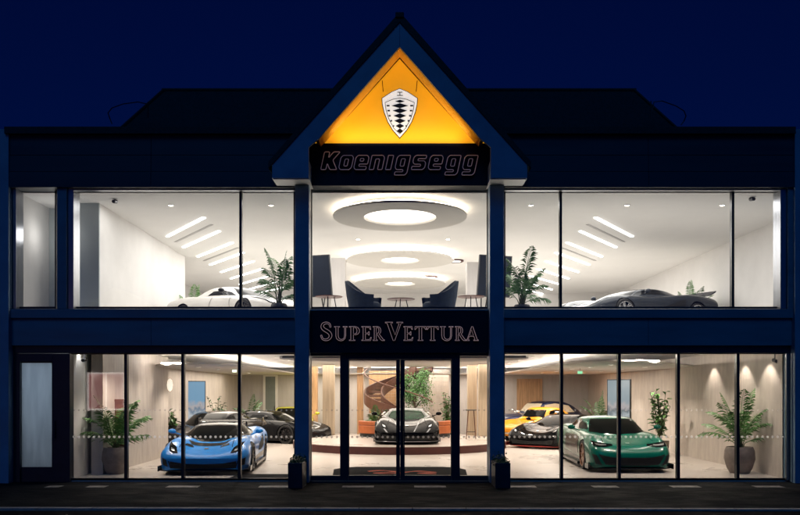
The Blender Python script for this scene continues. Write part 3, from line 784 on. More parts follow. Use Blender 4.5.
def palm(lab, loc, height, spread, nf, pot=None, seed=1, m='leaf', group='potted palms in the showroom', stems=3, bush=.5, fw=.24):
    rnd = random.Random(seed)
    P = empty('potted_palm', lab, 'potted plant', loc, group=group)
    ph = 0
    if pot:
        r, h, pm = pot; ph = h
        prof = [(r * .62, 0), (r * .82, h * .2), (r, h * .55), (r * .96, h * .85), (r * .84, h), (r * .76, h), (r * .76, h * .9), (.01, h * .9)]
        MB().lathe(prof, 28).build('pot', pm, P, smooth=50)
        MB().lathe([(.01, h * .895), (r * .76, h * .905), (.01, h * .92)], 20).build('soil', 'soil', P)
    st = MB()
    mb = MB()
    for k in range(nf):
        az = 2 * PI * k / nf * 1.618 * 2 + rnd.uniform(-.3, .3)
        u = k / max(1, nf - 1)
        b = Vector((rnd.uniform(-.05, .05), rnd.uniform(-.05, .05), ph * .9))
        hs = (height - ph) * (bush * rnd.uniform(.25, .9) * (.3 + .7 * u))
        top = b + Vector((math.cos(az) * .06, math.sin(az) * .06, hs))
        st.tube([b, (b + top) / 2, top], [.018, .014, .010], 5)
        rise = R(35 + 48 * u + rnd.uniform(-8, 8))
        ln = min((height - ph) - hs + .1, spread * rnd.uniform(.95, 1.35)) if u > .6 else spread * rnd.uniform(.85, 1.15)
        frond(mb, top, az, ln, rise, rnd.uniform(.9, 1.5), fw * rnd.uniform(.85, 1.1), rnd)
    st.build('stem', 'stem', P)
    mb.build('foliage', m, P)
    return P
def broad_plant(lab, loc, height, spread, n, seed, pot, m='leaf_dark', leaf=.16, group='potted palms in the showroom', name='potted_plant'):
    rnd = random.Random(seed)
    P = empty(name, lab, 'potted plant', loc, group=group)
    r, h, pm = pot
    MB().lathe([(r * .7, 0), (r * .95, h * .5), (r, h), (r * .88, h), (r * .86, h * .9), (.01, h * .9)], 24).build('pot', pm, P, smooth=50)
    st = MB(); fo = MB()
    for k in range(n):
        az = rnd.uniform(0, 2 * PI); ln = (height - h) * rnd.uniform(.5, 1.05); out = spread * rnd.uniform(.2, 1) * (1.15 - .5 * ln / (height - h))
        b = Vector((0, 0, h * .9)); e = b + Vector((math.cos(az) * out, math.sin(az) * out, ln))
        md = (b + e) / 2 + Vector((0, 0, ln * .12)); pts = cr_chain([b, md, e], 4); st.tube(pts, .008, 5)
        for j in range(9):
            u = .3 + .7 * j / 8; c = pts[min(len(pts) - 1, int(u * (len(pts) - 1)))]
            d = Vector((rnd.gauss(0, 1), rnd.gauss(0, 1), rnd.gauss(.2, .6))).normalized(); s_ = d.cross(Vector((0, 0, 1))); s_ = s_.normalized() if s_.length > .1 else Vector((1, 0, 0))
            L_ = leaf * rnd.uniform(.7, 1.3); nrm = Vector((0, 0, .25 * L_))
            fo.add([c, c + d * L_ * .45 + s_ * L_ * .28 + nrm * .4, c + d * L_ - nrm * .6, c + d * L_ * .45 - s_ * L_ * .28 + nrm * .4], [(0, 1, 2, 3)])
    st.build('stem', 'stem', P); fo.build('foliage', m, P)
    return P
def at(px, Y, z): return (PX(px, Y), Y, z)
palm('big arching palm in a stone pot by the blue car, behind the first panes', at(115, 1.15, FL), 1.86, 1.0, 20, (.31, .62, 'pot_stone'), 3, bush=.34, fw=.34)
palm('big arching palm in a rounded stone pot at the scalloped end wall', at(739.5, 1.35, FL), 2.02, .95, 19, (.35, .62, 'pot_stone'), 8, bush=.5, fw=.27)
palm('tall palm in a dark pot upstairs in front of the white car', at(279, 1.3, UF), 1.62, .66, 14, (.2, .28, 'pot_dark'), 15, bush=.62, fw=.26)
palm('tall palm in a dark pot upstairs beside the gable pillar, near the grey car', at(522, 1.3, UF), 1.55, .66, 18, (.2, .25, 'pot_dark'), 12, bush=.6, fw=.26)
palm('low feathery palm upstairs behind the tail of the white car', at(194, 8.1, UF), 1.55, .85, 13, (.25, .4, 'pot_dark'), 21, m='leaf_light', bush=.4, fw=.26)
palm('low spiky plants upstairs behind the engine cover of the grey car', at(691, 7.0, UF), 1.62, .8, 18, (.25, .4, 'pot_dark'), 22, m='leaf_light', bush=.3, fw=.2)
broad_plant('dark leafy plant behind the dark car parked nearest the picture screen', at(217, 12.2, FL), 1.72, .75, 20, 31, (.25, .45, 'pot_dark'))
palm('upright green plant in front of the grey rear door', at(249, 13.8, FL), 2.05, .8, 16, (.25, .45, 'pot_dark'), 32, bush=.35, m='leaf_dark', fw=.24)
broad_plant('small leafy plant at the corner of the long side wall', at(173, 7.3, FL), 1.32, .3, 14, 33, (.2, .4, 'pot_dark'), m='leaf')
palm('slim palm between the yellow roof and the upright screen', at(600, 12.2, FL), 1.95, .85, 13, (.25, .45, 'pot_dark'), 34, bush=.4, m='leaf_dark', fw=.22)
broad_plant('tall broad leaved plant behind the rear wing of the green car', at(660.5, 6.3, FL), 1.92, .52, 24, 35, (.25, .45, 'pot_stone'), m='leaf', leaf=.19)
palm('small plant beside the orange bench under the stair', at(377, 12.6, .3), 1.15, .5, 14, (.2, .35, 'pot_dark'), 36, bush=.4, m='leaf')
broad_plant('bushy plant at the foot of the curved stair', at(447, 13.5, FL), 1.85, .5, 22, 37, (.22, .4, 'pot_dark'), m='leaf')

def ficus():
    Y = 15.6
    T = empty('indoor_tree', 'leafy green indoor tree rising inside the curved stair', 'tree', at(415, Y, FL))
    rnd = random.Random(5)
    tr = MB(); tr.tube([(0, 0, 0), (.04, 0, .8), (-.02, .03, 1.5), (.03, 0, 2.2)], [.07, .06, .05, .03], 8)
    for i in range(7):
        a = i * 2.4; tr.tube([(0, .0, 1.2 + i * .13), (math.cos(a) * .3, math.sin(a) * .3, 1.6 + i * .14), (math.cos(a) * .5, math.sin(a) * .5, 1.9 + i * .14)], [.03, .02, .01], 6)
    tr.build('trunk', 'bark', T)
    cr = MB()
    for i in range(2600):
        a = rnd.uniform(0, 2 * PI); k = rnd.randrange(11)
        cc = Vector((math.cos(k * 2.4) * .42, math.sin(k * 2.4) * .42, 1.55 + (k % 6) * .2))
        c = cc + Vector((rnd.gauss(0, .15), rnd.gauss(0, .15), rnd.gauss(0, .15)))
        if c.z > 2.9: c.z = 2.9 - rnd.random() * .2
        d = Vector((rnd.gauss(0, 1), rnd.gauss(0, 1), rnd.gauss(-.2, .8))).normalized() * .085; s_ = d.orthogonal().normalized() * .03
        cr.add([c, c + d * .5 + s_, c + d, c + d * .5 - s_], [(0, 1, 2, 3)])
    cr.build('crown', 'leaf', T)
    MB().lathe([(.25, 0), (.32, .3), (.3, .45), (.26, .45), (.26, .4), (.01, .4)], 20).build('pot', 'pot_dark', T, smooth=50)
ficus()

# ------------------------------------------------------------------ podium, stair, bench, mats, small furniture
PC = (0.0, 10.25)
pod = MB().lathe([(3.68, FL + .001), (3.68, FL + .225), (.01, FL + .225)], 72, (PC[0], PC[1], 0)).build('podium', 'podium_edge', None, smooth=40)
tag(pod, 'low round podium with dark red edge carrying the black car', 'podium')
pt = MB().lathe([(3.665, FL + .226), (3.665, FL + .24), (.01, FL + .241)], 72, (PC[0], PC[1], 0)).build('podium_top', 'resin_floor', pod)
PT = FL + .242
def stair():
    c = (PX(399, 15.4), 15.4)
    ST = empty('curved_stair', 'curved brown stair with glass balustrade rising behind the black car', 'stair', (c[0], c[1], 0))
    r0, r1 = .75, 1.45
    n = 48
    a0, a1 = R(-18), R(-18 - 330)
    z0, z1 = .5, 3.0
    def hz(t): return z0 + (z1 - z0) * t
    for nm, rr in (('stringer', r1), ('stringer', r0)):
        rows = [[], [], [], []]
        for i in range(n + 1):
            t = i / n; a = a0 + (a1 - a0) * t; z = hz(t)
            for k, (r_, dz) in enumerate(((rr, -.18), (rr, .26), (rr - .05, .26), (rr - .05, -.18))):
                rows[k].append((math.cos(a) * r_, math.sin(a) * r_, min(z + dz, 2.99)))
        mb = MB(); mb.grid([rows[0], rows[1], rows[2], rows[3], rows[0]]); mb.build(nm, 'stair_brown', ST, smooth=40)
    mb = MB(); m = 16
    for i in range(m):
        t = i / m; b0, b1 = a0 + (a1 - a0) * t, a0 + (a1 - a0) * (t + 1.05 / m); z = hz(t + .5 / m)
        q = [(math.cos(b0) * (r0 - .02), math.sin(b0) * (r0 - .02)), (math.cos(b0) * (r1 - .05), math.sin(b0) * (r1 - .05)), (math.cos(b1) * (r1 - .05), math.sin(b1) * (r1 - .05)), (math.cos(b1) * (r0 - .02), math.sin(b1) * (r0 - .02))]
        mb.prism(q, z - .1, z, 'z')
    mb.build('steps', 'stair_brown', ST)
    g = [[], []]
    rail = []
    for i in range(n + 1):
        t = i / n; a = a0 + (a1 - a0) * t; z = hz(t)
        g[0].append((math.cos(a) * (r1 - .025), math.sin(a) * (r1 - .025), min(z + .26, 2.98))); g[1].append((math.cos(a) * (r1 - .025), math.sin(a) * (r1 - .025), min(z + 1.0, 2.985)))
        if z + 1.02 < 2.99: rail.append((math.cos(a) * (r1 - .025), math.sin(a) * (r1 - .025), z + 1.02))
    MB().grid(g).build('glass_balustrade', 'clear_glass', ST)
    MB().tube(rail, .025, 8).build('handrail', 'stair_brown', ST)
stair()
def bench():
    c = (PX(405, 12.4), 12.4); BN = empty('curved_bench', 'low curved orange leather bench behind the black car', 'bench', (c[0], c[1], PT))
    r0, r1, n = 1.1, 1.75, 24
    for nm, z0, z1, ra, rb in (('seat', .12, .42, r0, r1), ('backrest', .42, .58, r1 - .2, r1)):
        pts = []
        for i in range(n + 1):
            a = R(180 + 180 * i / n); pts.append((math.cos(a) * rb, math.sin(a) * rb * .7))
        for i in range(n, -1, -1):
            a = R(180 + 180 * i / n); pts.append((math.cos(a) * ra, math.sin(a) * ra * .7))
        MB().prism(pts, z0, z1, 'z').build(nm, 'orange_leather', BN, bevel=.03)
    pts = [(math.cos(R(180 + 180 * i / n)) * (r1 - .06), math.sin(R(180 + 180 * i / n)) * (r1 - .06) * .7) for i in range(n + 1)] + [(math.cos(R(180 + 180 * i / n)) * (r0 + .06), math.sin(R(180 + 180 * i / n)) * (r0 + .06) * .7) for i in range(n, -1, -1)]
    MB().prism(pts, 0, .12, 'z').build('plinth', 'black_metal', BN)
bench()
def entrance_mat():
    z = FL
    y0, y1 = .25, 2.75
    a = [(PX(338, y0), y0), (PX(466, y0), y0)]
    pts = [(-1.50, y0), (1.52, y0), (1.62, y1 - .7), (1.45, y1 - .25), (1.1, y1), (-1.1, y1), (-1.45, y1 - .25), (-1.62, y1 - .7)]
    mt = empty('entrance_mat', 'dark mat with red scrawled emblem inside the entrance doors', 'mat')
    MB().prism(pts, z + .001, z + .012, 'z').build('mat_base', 'mat_rug', mt, bevel=.003)
    # red swash emblem
    c = cr_chain([(-.75, 1.55), (-.45, 1.75), (-.1, 1.45), (-.55, 1.2), (-.2, 1.05), (.2, 1.45), (.5, 1.6), (.8, 1.35), (.45, 1.15), (.85, 1.0)], 6)
    L_, R_ = [], []
    for i, p in enumerate(c):
        t = (c[min(i + 1, len(c) - 1)] - c[max(i - 1, 0)]).normalized(); nn = Vector((-t.y, t.x)) * (.05 + .05 * math.sin(i * .4) ** 2)
        L_.append((p.x + nn.x, p.y + nn.y, z + .016)); R_.append((p.x - nn.x, p.y - nn.y, z + .016))
    MB().grid([L_, R_]).build('emblem', 'rug_red', mt)
entrance_mat()
o = MB().prism([(PX(230, .3), .27), (-2.25, .27), (-2.25, 1.0), (PX(238, 1), 1.0)], FL + .001, FL + .012, 'z').build('floor_mat', 'mat_rug', None, bevel=.003)
tag(o, 'plain dark mat on the floor between the blue car and the pillar', 'mat')
def bar_table():
    Y = 10.5
    T = empty('bar_table', 'tall slim dark table by the oak columns', 'table', at(471, Y, PT))
    MB().lathe([(.20, 1.0), (.20, 1.03), (.01, 1.031)], 24).build('tabletop', 'black_metal', T)
    for dx in (-.12, .12): MB().tube([(dx * .8, 0, 1.0), (dx * 1.4, 0, 0)], .016, 8).build('leg', 'walnut', T)
    MB().tube([(-.16, 0, .25), (.16, 0, .25)], .012, 6).build('foot_rail', 'black_metal', T)
bar_table()
def cabinet():
    Y = 1.75
    C = empty('wood_screen', 'reddish brown wooden panel standing behind the stone potted palm', 'screen', at(114, Y, FL))
    h = 1.74; w = .30
    mb = MB(); mb.box(-w, -w + .05, -.03, .03, 0, h).box(w - .05, w, -.03, .03, 0, h).box(-w + .05, w - .05, -.03, .03, h - .06, h).box(-w + .05, w - .05, -.03, .03, 0, .08); mb.build('frame', 'walnut', C)
    MB().box(-w + .05, w - .05, -.012, .012, .08, h - .06).build('panel', 'walnut', C)
cabinet()
# picture screens
def screen(lab, loc, rz, w, h, m, zc):
    Sx = empty('display_screen', lab, 'screen', (loc[0], loc[1], zc), rz)
    MB().box(-w / 2 - .03, w / 2 + .03, -.03, .05, -h / 2 - .03, h / 2 + .03).build('casing', 'black_metal', Sx, bevel=.008)
    MB().box(-w / 2, w / 2, -.036, -.031, -h / 2, h / 2).build('picture', m, Sx)
    MB().box(-.15, .15, .05, .2, -.2, .2).build('bracket', 'black_metal', Sx)
screen('wall screen showing a blue mountain picture behind the blue car', at(194.5, 10.2, 0), R(33), .72, 1.55, 'screen_mountain', PZ(404, 10.2))
screen('upright grey blue wall screen behind the green car', at(619, 8.9, 0), R(-42), .78, 1.58, 'screen_grey', PZ(404, 8.9))
# sconce on the corner of the long wall
o = MB().lathe([(.01, -.19), (.06, -.14), (.085, 0), (.06, .14), (.01, .19)], 20, (0, 0, 0)).build('wall_lamp', 'sconce_light', None, smooth=60)
o.location = (-6.80, 6.1, PZ(385, 6.1)); tag(o, 'small glowing crescent lamp at the corner of the beige side wall', 'wall lamp')
for px, py, Y, lb in ((234.5, 371, 9, 'green lit exit sign hanging over the dark cars behind the blue car'), (580, 372.5, 7.4, 'green lit exit sign hanging in front of the double wooden doors')):
    e = empty('exit_sign', lb, 'exit sign', at(px, Y, PZ(py, Y)))
    MB().box(-.07, .07, -.015, .015, -.04, .04).build('lit_face', 'exit_green', e)
    zt = 2.70 - PZ(py, Y)
    MB().box(-.08, .08, -.02, .02, .04, .06).build('casing', 'white_paint', e)
    MB().tube([(0, 0, .06), (0, 0, zt)], .006, 6).build('hanger', 'black_metal', e)
# security cameras
for px, py, Y, zt, lb in ((84.5, 359, .55, 3.0, 'small dark security camera hanging over the stone potted palm by the blue car'), (775, 360, .6, 3.0, 'small dark security camera over the scalloped end wall downstairs'),
                          (115, 201, .8, 6.4, 'small dark security camera under the upper ceiling by the grey wall end'), (752, 198.5, .6, 6.4, 'small dark security camera under the upper ceiling at the bare white end')):
    z = PZ(py, Y)
    c = empty('security_camera', lb, 'security camera', at(px, Y, z), group='security cameras')
    MB().tube([(0, 0, .02), (0, 0, zt - z)], .018, 8).build('stalk', 'cctv', c)
    MB().tube([(0, .07, .0), (0, -.10, -.035)], [.045, .04], 12).build('body', 'cctv', c)

# upper lounge
def tub_chair(lab, loc, rz):
    C = empty('tub_chair', lab, 'armchair', loc, rz, 'velvet chairs upstairs'); C.scale = (1.12, 1.12, 1.0)
    n = 36
    def prof(a):                      # a: 0 at the back (-x side), +-pi at the front
        u = abs(a) / R(128)
        return .60 + .40 * (.5 + .5 * math.cos(PI * min(1, u * 1.12)))
    o0, o1, i0, i1 = [], [], [], []
    for i in range(n + 1):
        a = R(-128 + 256 * i / n); z = prof(a)
        ca, sa = -math.cos(a), math.sin(a)
        rk = 1 + .16 * (z - .45)
        o0.append((ca * .37, sa * .40, .20)); o1.append((ca * .44 * rk, sa * .46 * rk, z)); i1.append((ca * .37 * rk, sa * .39 * rk, z + .008)); i0.append((ca * .31, sa * .33, .25))
    om = [tuple((p + q) / 2 * (1.03 if k < 2 else 1) for k, (p, q) in enumerate(zip(a, b))) for a, b in zip(o0, o1)]
    MB().grid([o0, om, o1, i1, i0, o0]).build('shell', 'blue_velvet', C, smooth=60)
    MB().lathe([(.30, .22), (.34, .28), (.34, .40), (.28, .45), (.01, .46)], 24).build('seat', 'blue_velvet', C, smooth=50)
    for sx in (-1, 1):
        for sy in (-1, 1): MB().tube([(sx * .22, sy * .24, .22), (sx * .27, sy * .29, 0)], [.018, .011], 8).build('leg', 'walnut', C)
tub_chair('dark blue velvet tub chair upstairs facing the green car side', at(366, 2.6, UF), R(-12))
tub_chair('dark blue velvet tub chair upstairs facing the blue car side', at(437.5, 2.6, UF), R(192))
def round_table(lab, loc, h, r, grp=None):
    T = empty('coffee_table', lab, 'table', loc, group='small round tables upstairs')
    MB().lathe([(r * .97, h - .02), (r, h - .01), (r, h), (.01, h + .001)], 28).build('tabletop', 'walnut', T)
    for k in range(3):
        a = 2 * PI * k / 3 + .4; MB().tube([(math.cos(a) * r * .4, math.sin(a) * r * .4, h - .02), (math.cos(a) * r * .8, math.sin(a) * r * .8, 0)], .013, 8).build('leg', 'black_metal', T)
round_table('small round table between the two velvet chairs', at(401, 2.9, UF), PZ(299, 2.9) - UF, .36)
round_table('small round side table by the board upstairs on the white car side', at(329, 3.6, UF), PZ(296.5, 3.6) - UF, .36)
round_table('small round side table by the board upstairs on the grey car side', at(471, 3.6, UF), PZ(296.5, 3.6) - UF, .36)
def easel(lab, px, lean):
    Y = 4.3
    E = empty('display_board', lab, 'display board', at(px, Y, UF), R(18 * lean), group='dark boards upstairs')
    zt, zb = PZ(255.5, Y) - UF, PZ(296, Y) - UF
    t = R(8) * lean
    def rt(p):
        x, y, z = p; zz = z - zb
        return (x + zz * math.tan(t) * .9, y + zz * .12, z)
    w = .46
    mb = MB(); mb.box(-w, w, -.02, .02, zb, zt); mb.v = [rt(p) for p in mb.v]; mb.build('board', 'screen_dark', E)
    mb = MB()
    for a in ((-w - .03, -w), (w, w + .03)): mb.box(a[0], a[1], -.03, .03, zb - .03, zt + .03)
    mb.box(-w, w, -.03, .03, zt, zt + .03).box(-w, w, -.03, .03, zb - .03, zb); mb.v = [rt(p) for p in mb.v]; mb.build('frame', 'black_metal', E)
    for dx in (-.3, .3): MB().tube([(dx, .1, zb + .4), (dx * 1.2, .0, 0)], .018, 8).build('leg', 'black_metal', E)
    MB().tube([(0, .12, zb + .6), (0, .75, 0)], .018, 8).build('leg', 'black_metal', E)
mat('screen_dark', (.008, .014, .026), .5, noise=.3, nscale=2, spec=.2)
easel('dark framed board on legs upstairs on the white car side of the lounge', 316, -1)
easel('dark framed board on legs upstairs on the grey car side of the lounge', 493, 1)

# ------------------------------------------------------------------ light fittings
def ring(Yc, zr, R1, R2, lab, bright):
    G = empty('ceiling_ring', lab, 'ring light', (PX(400, Yc), Yc, zr), group='ring lights over the lounge')
    n = 64
    mb = MB()
    rows = []
    for r_, z in ((R2, 0), (R1, 0), (R1, .05), (R2, .05)):
        rows.append([(math.cos(2 * PI * k / n) * r_, math.sin(2 * PI * k / n) * r_, z) for k in range(n)])
    mb.grid(rows + [rows[0]], closed_u=True).build('ring_plate', 'ring_plaster', G, smooth=30)
    MB().tube([(math.cos(2 * PI * k / n) * (R1 - .10), math.sin(2 * PI * k / n) * (R1 - .10), .075) for k in range(n)], .018, 6, closed=True).build('cove_strip', 'cove_light', G)
    MB().lathe([(R2 + .06, .10), (R2 + .06, .115), (.01, .115)], 48).build('lit_disc', 'disc_light', G)
    for a in range(4):
        MB().tube([(math.cos(a * PI / 2 + .7) * R1 * .8, math.sin(a * PI / 2 + .7) * R1 * .8, .05), (math.cos(a * PI / 2 + .7) * R1 * .8, math.sin(a * PI / 2 + .7) * R1 * .8, 6.4 - zr)], .01, 6).build('hanger', 'ring_plaster', G)
ring(1.85, 6.20, 1.62, .88, 'large round ceiling ring with glowing centre nearest the gable window', 1)
ring(8.3, 6.20, 1.75, .62, 'second round ceiling ring from the gable window, half hidden in glow', 1)
ring(14.0, 6.20, 1.8, .6, 'farthest round ceiling ring deep in the upper lounge', 1)
for px, py, nm in ((353.5, 261, 'on the white car side of the second ring'), (455, 261.5, 'on the grey car side of the second ring'), (430, 277.5, 'between the second and the farthest ring')):
    Y = (6.36 - ZC) * S / (390 - py) * D - D if False else D * ((6.36 - ZC) * S / (390 - py)) - D
    g = empty('ring_downlight', 'small dark ceiling ring ' + nm, 'ceiling light', (PX(px, Y), Y, 6.36), group='small dark ceiling rings')
    MB().tube([(math.cos(2 * PI * k / 24) * .27, math.sin(2 * PI * k / 24) * .27, .015) for k in range(24)], .03, 6, closed=True).build('rim', 'podium_edge', g)
    MB().lathe([(.2, .0), (.2, .03), (.01, .03)], 20).build('lens', 'disc_light', g)
side = {-1: 'over the white car', 1: 'over the grey car'}
for sgn in (-1, 1):
    for i in range(9):
        Y0 = 2.7 + i * 1.72
        xa, ya, xb, yb = sgn * 4.96, Y0, sgn * 6.62, Y0 + 2.5
        d = Vector((xb - xa, yb - ya, 0)).normalized(); n = Vector((-d.y, d.x, 0)) * .038
        q = [(xa + n.x, ya + n.y), (xb + n.x, yb + n.y), (xb - n.x, yb - n.y), (xa - n.x, ya - n.y)]
        o = MB().prism(q, 6.375, 6.398, 'z').build('light_strip', 'strip_light', None)
        tag(o, f'slanting white ceiling light strip {side[sgn]}, {ORD[i]} from the glass', 'light strip', 'slanting light strips ' + side[sgn])
        if i in (0, 2):
            off = Vector((-.0, .86, 0))
            q2 = [(a, b + .86) for a, b in q]
            v = MB().prism(q2, 6.385, 6.398, 'z').build('ceiling_slot', 'vent_grey', None)
            tag(v, f'dark slot vent in the upper ceiling {side[sgn]}, {"nearer" if i == 0 else "farther"} from the glass', 'vent', 'slot vents in the upper ceiling')
def downlight(x, y, z, lab, grp, e, col, rot=(0, 0, 0), blend=.6, size=110, r=.05, m='spot_light'):
    g = empty('ceiling_downlight', lab, 'downlight', (x, y, z), group=grp)
    MB().lathe([(r, -.012), (r, -.004), (.005, -.004)], 16).build('lens', m, g)
    MB().tube([(math.cos(2 * PI * k / 16) * (r + .014), math.sin(2 * PI * k / 16) * (r + .014), -.008) for k in range(16)], .011, 6, closed=True).build('trim', 'white_paint', g)
    if e: lamp('downlight_beam', 'SPOT', (x, y, z - .03), e, col, rot, spot_size=R(size), spot_blend=blend, shadow_soft_size=.05)
WARM = (1, .87, .745); SOFT = (1, .965, .925)
for px, w in ((171, 'white car, beyond the mullion'), (271, 'white car, by the tall palm'), (531, 'palm beside the gable pillar'), (627, 'bonnet of the grey car'), (722, 'tail of the grey car')):
    Y = 1.36; downlight(PX(px, Y), Y, 6.4, 'round upper downlight above the ' + w, 'round downlights upstairs', 60, SOFT, size=130)
for px, py, w in ((358, 239, 'before the second ring, white car side'), (448, 239, 'before the second ring, grey car side'), (345, 252, 'in the glow behind the first ring, white car side'), (394, 247, 'in the glow behind the first ring, middle'), (456, 252, 'in the glow behind the first ring, grey car side')):
    Y = D * ((6.4 - ZC) * S / (390 - py)) - D
    downlight(PX(px, Y), Y, 6.4, 'small upper downlight ' + w, 'round downlights upstairs', 60, SOFT, size=150)
# ground floor: rows of downlights
rows = [(-5.9, 'aisle beside the long beige wall'), (-3.6, 'row over the blue car'), (3.9, 'row between the stair and the green car'), (5.6, 'row over the green car'), (7.2, 'row by the scalloped wall')]
for x, nm in rows:
    for i, y in enumerate((1.3, 3.6, 5.9, 8.4, 11.0, 13.8)):
        z = 3.0 if (y < 6.0 and abs(x) < 5.0) or abs(x) < 4.2 or y < 2 else 2.70
        if x == -5.9 and y < 6: z = 2.70 if y > 5 else 3.0
        if x == -3.6: z = 3.0
        if x in (5.6, 7.2): z = 2.70 if (y > 3 if x == 5.6 else y > 5) else 3.0
        if x == 3.9: z = 3.0
        downlight(x, y, z, f'round downlight in the {nm}, {ORD[i]} from the glass', 'downlights on the ground floor', 150 if y < 5 else 230, WARM, size=120)
# wall washers that draw the scallops
for x, y, s_, nm in ((8.17, 4.1, 1, 'farthest scallop of the end wall'), (8.17, 2.15, 1, 'middle scallop of the end wall'), (8.17, .85, 1, 'scallop of the end wall nearest the glass'),
                     (-6.55, .95, -1, 'scallop behind the stone potted palm'), (-6.55, 2.6, -1, 'second scallop of the long beige wall'), (-6.55, 4.6, -1, 'far scallop of the long beige wall')):
    downlight(x, y, 3.0, 'recessed wall washer above the ' + nm, 'wall washers', 0, WARM, r=.04)
    lamp('washer_beam', 'SPOT', (x, y, 2.93), 72 if s_ > 0 else 60, WARM, (0, R(s_ * 9), 0) if s_ < 0 else (0, R(-9), 0), spot_size=R(84), spot_blend=.45, shadow_soft_size=.02)
# area fills added under the ceilings, standing in for the indirect cove light
lamp('hall_fill', 'AREA', (0, 6.8, 2.985), 420, WARM, (0, 0, 0), shape='RECTANGLE', size=7.6, size_y=9.5, spread=R(125))
lamp('hall_fill', 'AREA', (0, 13.9, 2.985), 420, WARM, (0, 0, 0), shape='RECTANGLE', size=7.6, size_y=4)
for x, y, e in ((-4.6, 1.3, 28), (6.3, .75, 20)):
    lamp('hall_fill', 'AREA', (x, y, 2.985), e, WARM, (0, 0, 0), shape='RECTANGLE', size=2.4, size_y=1.2)
for x in (-4.2, 0, 5.4):  # fills added to brighten the upper rooms, no fittings of their own
    lamp('upper_fill', 'AREA', (x, 9, 6.36), (430 if x < 0 else 500) if x else 255, SOFT, (0, 0, 0), shape='RECTANGLE', size=4, size_y=12)
lamp('upper_fill', 'AREA', (-5, 1.3, 6.36), 45, SOFT, (0, 0, 0), shape='RECTANGLE', size=3.5, size_y=1.0)
lamp('upper_fill', 'AREA', (5.6, 1.3, 6.36), 90, SOFT, (0, 0, 0), shape='RECTANGLE', size=5, size_y=1.0)
lamp('vestibule_fill', 'POINT', (-8.0, 1.5, 2.2), 26, (.75, .88, 1.0), shadow_soft_size=.3)  # point light added to make the frosted door pane glow
lamp('narrow_room_lamp', 'POINT', (-8.0, .9, 5.6), 9, SOFT, shadow_soft_size=.15)
# gable strip behind the sign band
lamp('gable_strip', 'AREA', (0, -.52, PZ(143.4, -.5)), 9, (1, .74, .36), (R(150), 0, 0), shape='RECTANGLE', size=2.7, size_y=.08, spread=R(110))

for x, y, e, a, b in ((-5.9, 11.5, 270, 2.2, 8), (6.3, 11.5, 270, 3, 8), (0, 17.5, 220, 9, 1.4)):
    lamp('soffit_fill', 'AREA', (x, y, 2.685), e, WARM, (0, 0, 0), shape='RECTANGLE', size=a, size_y=b)  # fill added under the lowered ceilings to brighten the back
lamp('post_fill', 'SPOT', (PX(80, .5), .45, 2.95), 40, SOFT, (R(8), 0, 0), spot_size=R(80), spot_blend=.6, shadow_soft_size=.04)  # added spot that whitens the wall post

# ------------------------------------------------------------------ cars
def hermite(xs, ys, x):
    n = len(xs)
    if x <= xs[0]: return ys[0]
    if x >= xs[-1]: return ys[-1]
    i = max(k for k in range(n - 1) if xs[k] <= x)
    def sl(k):
        if k == 0: return (ys[1] - ys[0]) / (xs[1] - xs[0])
        if k == n - 1: return (ys[-1] - ys[-2]) / (xs[-1] - xs[-2])
        a = (ys[k] - ys[k - 1]) / (xs[k] - xs[k - 1]); b = (ys[k + 1] - ys[k]) / (xs[k + 1] - xs[k])
        return 0 if a * b <= 0 else 2 * a * b / (a + b)
    h = xs[i + 1] - xs[i]; t = (x - xs[i]) / h
    return ((2 * t ** 3 - 3 * t * t + 1) * ys[i] + (t ** 3 - 2 * t * t + t) * h * sl(i) + (-2 * t ** 3 + 3 * t * t) * ys[i + 1] + (t ** 3 - t * t) * h * sl(i + 1))
def table(st, n):
    """stations: list of tuples (s, ...) -> n resampled tuples, denser at both ends"""
    xs = [a[0] for a in st]; out = []
    for i in range(n + 1):
        u = i / n; u = u + .55 * math.sin(2 * PI * u) / (-2 * PI) if True else u
        s = xs[0] + (xs[-1] - xs[0]) * u
        out.append([s] + [hermite(xs, [a[k] for a in st], s) for k in range(1, len(st[0]))])
    return out
def section(ctrl, n):
    return cr_chain(ctrl, n)
def car_body(sp):
    """half section: centre top, bonnet, shoulder, flank, sill, floor"""
    rings = []
    L2 = sp['L'] / 2
    for s, w, zb, zm, zs, fs, zc in table(sp['body'], 54):
        c = [(0, zc), (.30 * w, zc + (zs - zc) * .12), (.62 * fs * w + .0, zc + (zs - zc) * .62), (fs * w, zs), (.965 * w, zs - (zs - zm) * .42), (w, zm), (.985 * w, zm - (zm - zb) * .55), (.95 * w, zb), (.80 * w, zb - .004), (0, zb - .004)]
        h = section(c, 4)
        right = [(p.x, s - L2, p.y) for p in h]
        left = [(-p.x, s - L2, p.y) for p in h[-2:0:-1]]
        rings.append(right + left)
    mb = MB(); mb.grid(rings, closed_u=True)
    n = len(rings[0]); m = len(rings)
    mb.f.append(tuple(range(n))); mb.f.append(tuple((m - 1) * n + k for k in range(n - 1, -1, -1)))
    return mb
def car_cabin(sp):
    L2 = sp['L'] / 2; rings = []
    for s, wb, zb, wr, zr in table(sp['cabin'], 34):
        h_ = zr - zb
        c = [(0, zr), (wr * .6, zr - .012 * min(1, h_ * 4)), (wr, zr - .05 * min(1, h_ * 3)), (wr + (wb - wr) * .42, zb + h_ * .52), (wb, zb), (wb * .98, zb - .10), (0, zb - .10)]
        h = section(c, 4)
        rings.append([(p.x, s - L2, p.y) for p in h] + [(-p.x, s - L2, p.y) for p in h[-2:0:-1]])
    mb = MB(); mb.grid(rings, closed_u=True); n = len(rings[0]); m = len(rings)
    mb.f.append(tuple(range(n))); mb.f.append(tuple((m - 1) * n + k for k in range(n - 1, -1, -1)))
    return mb
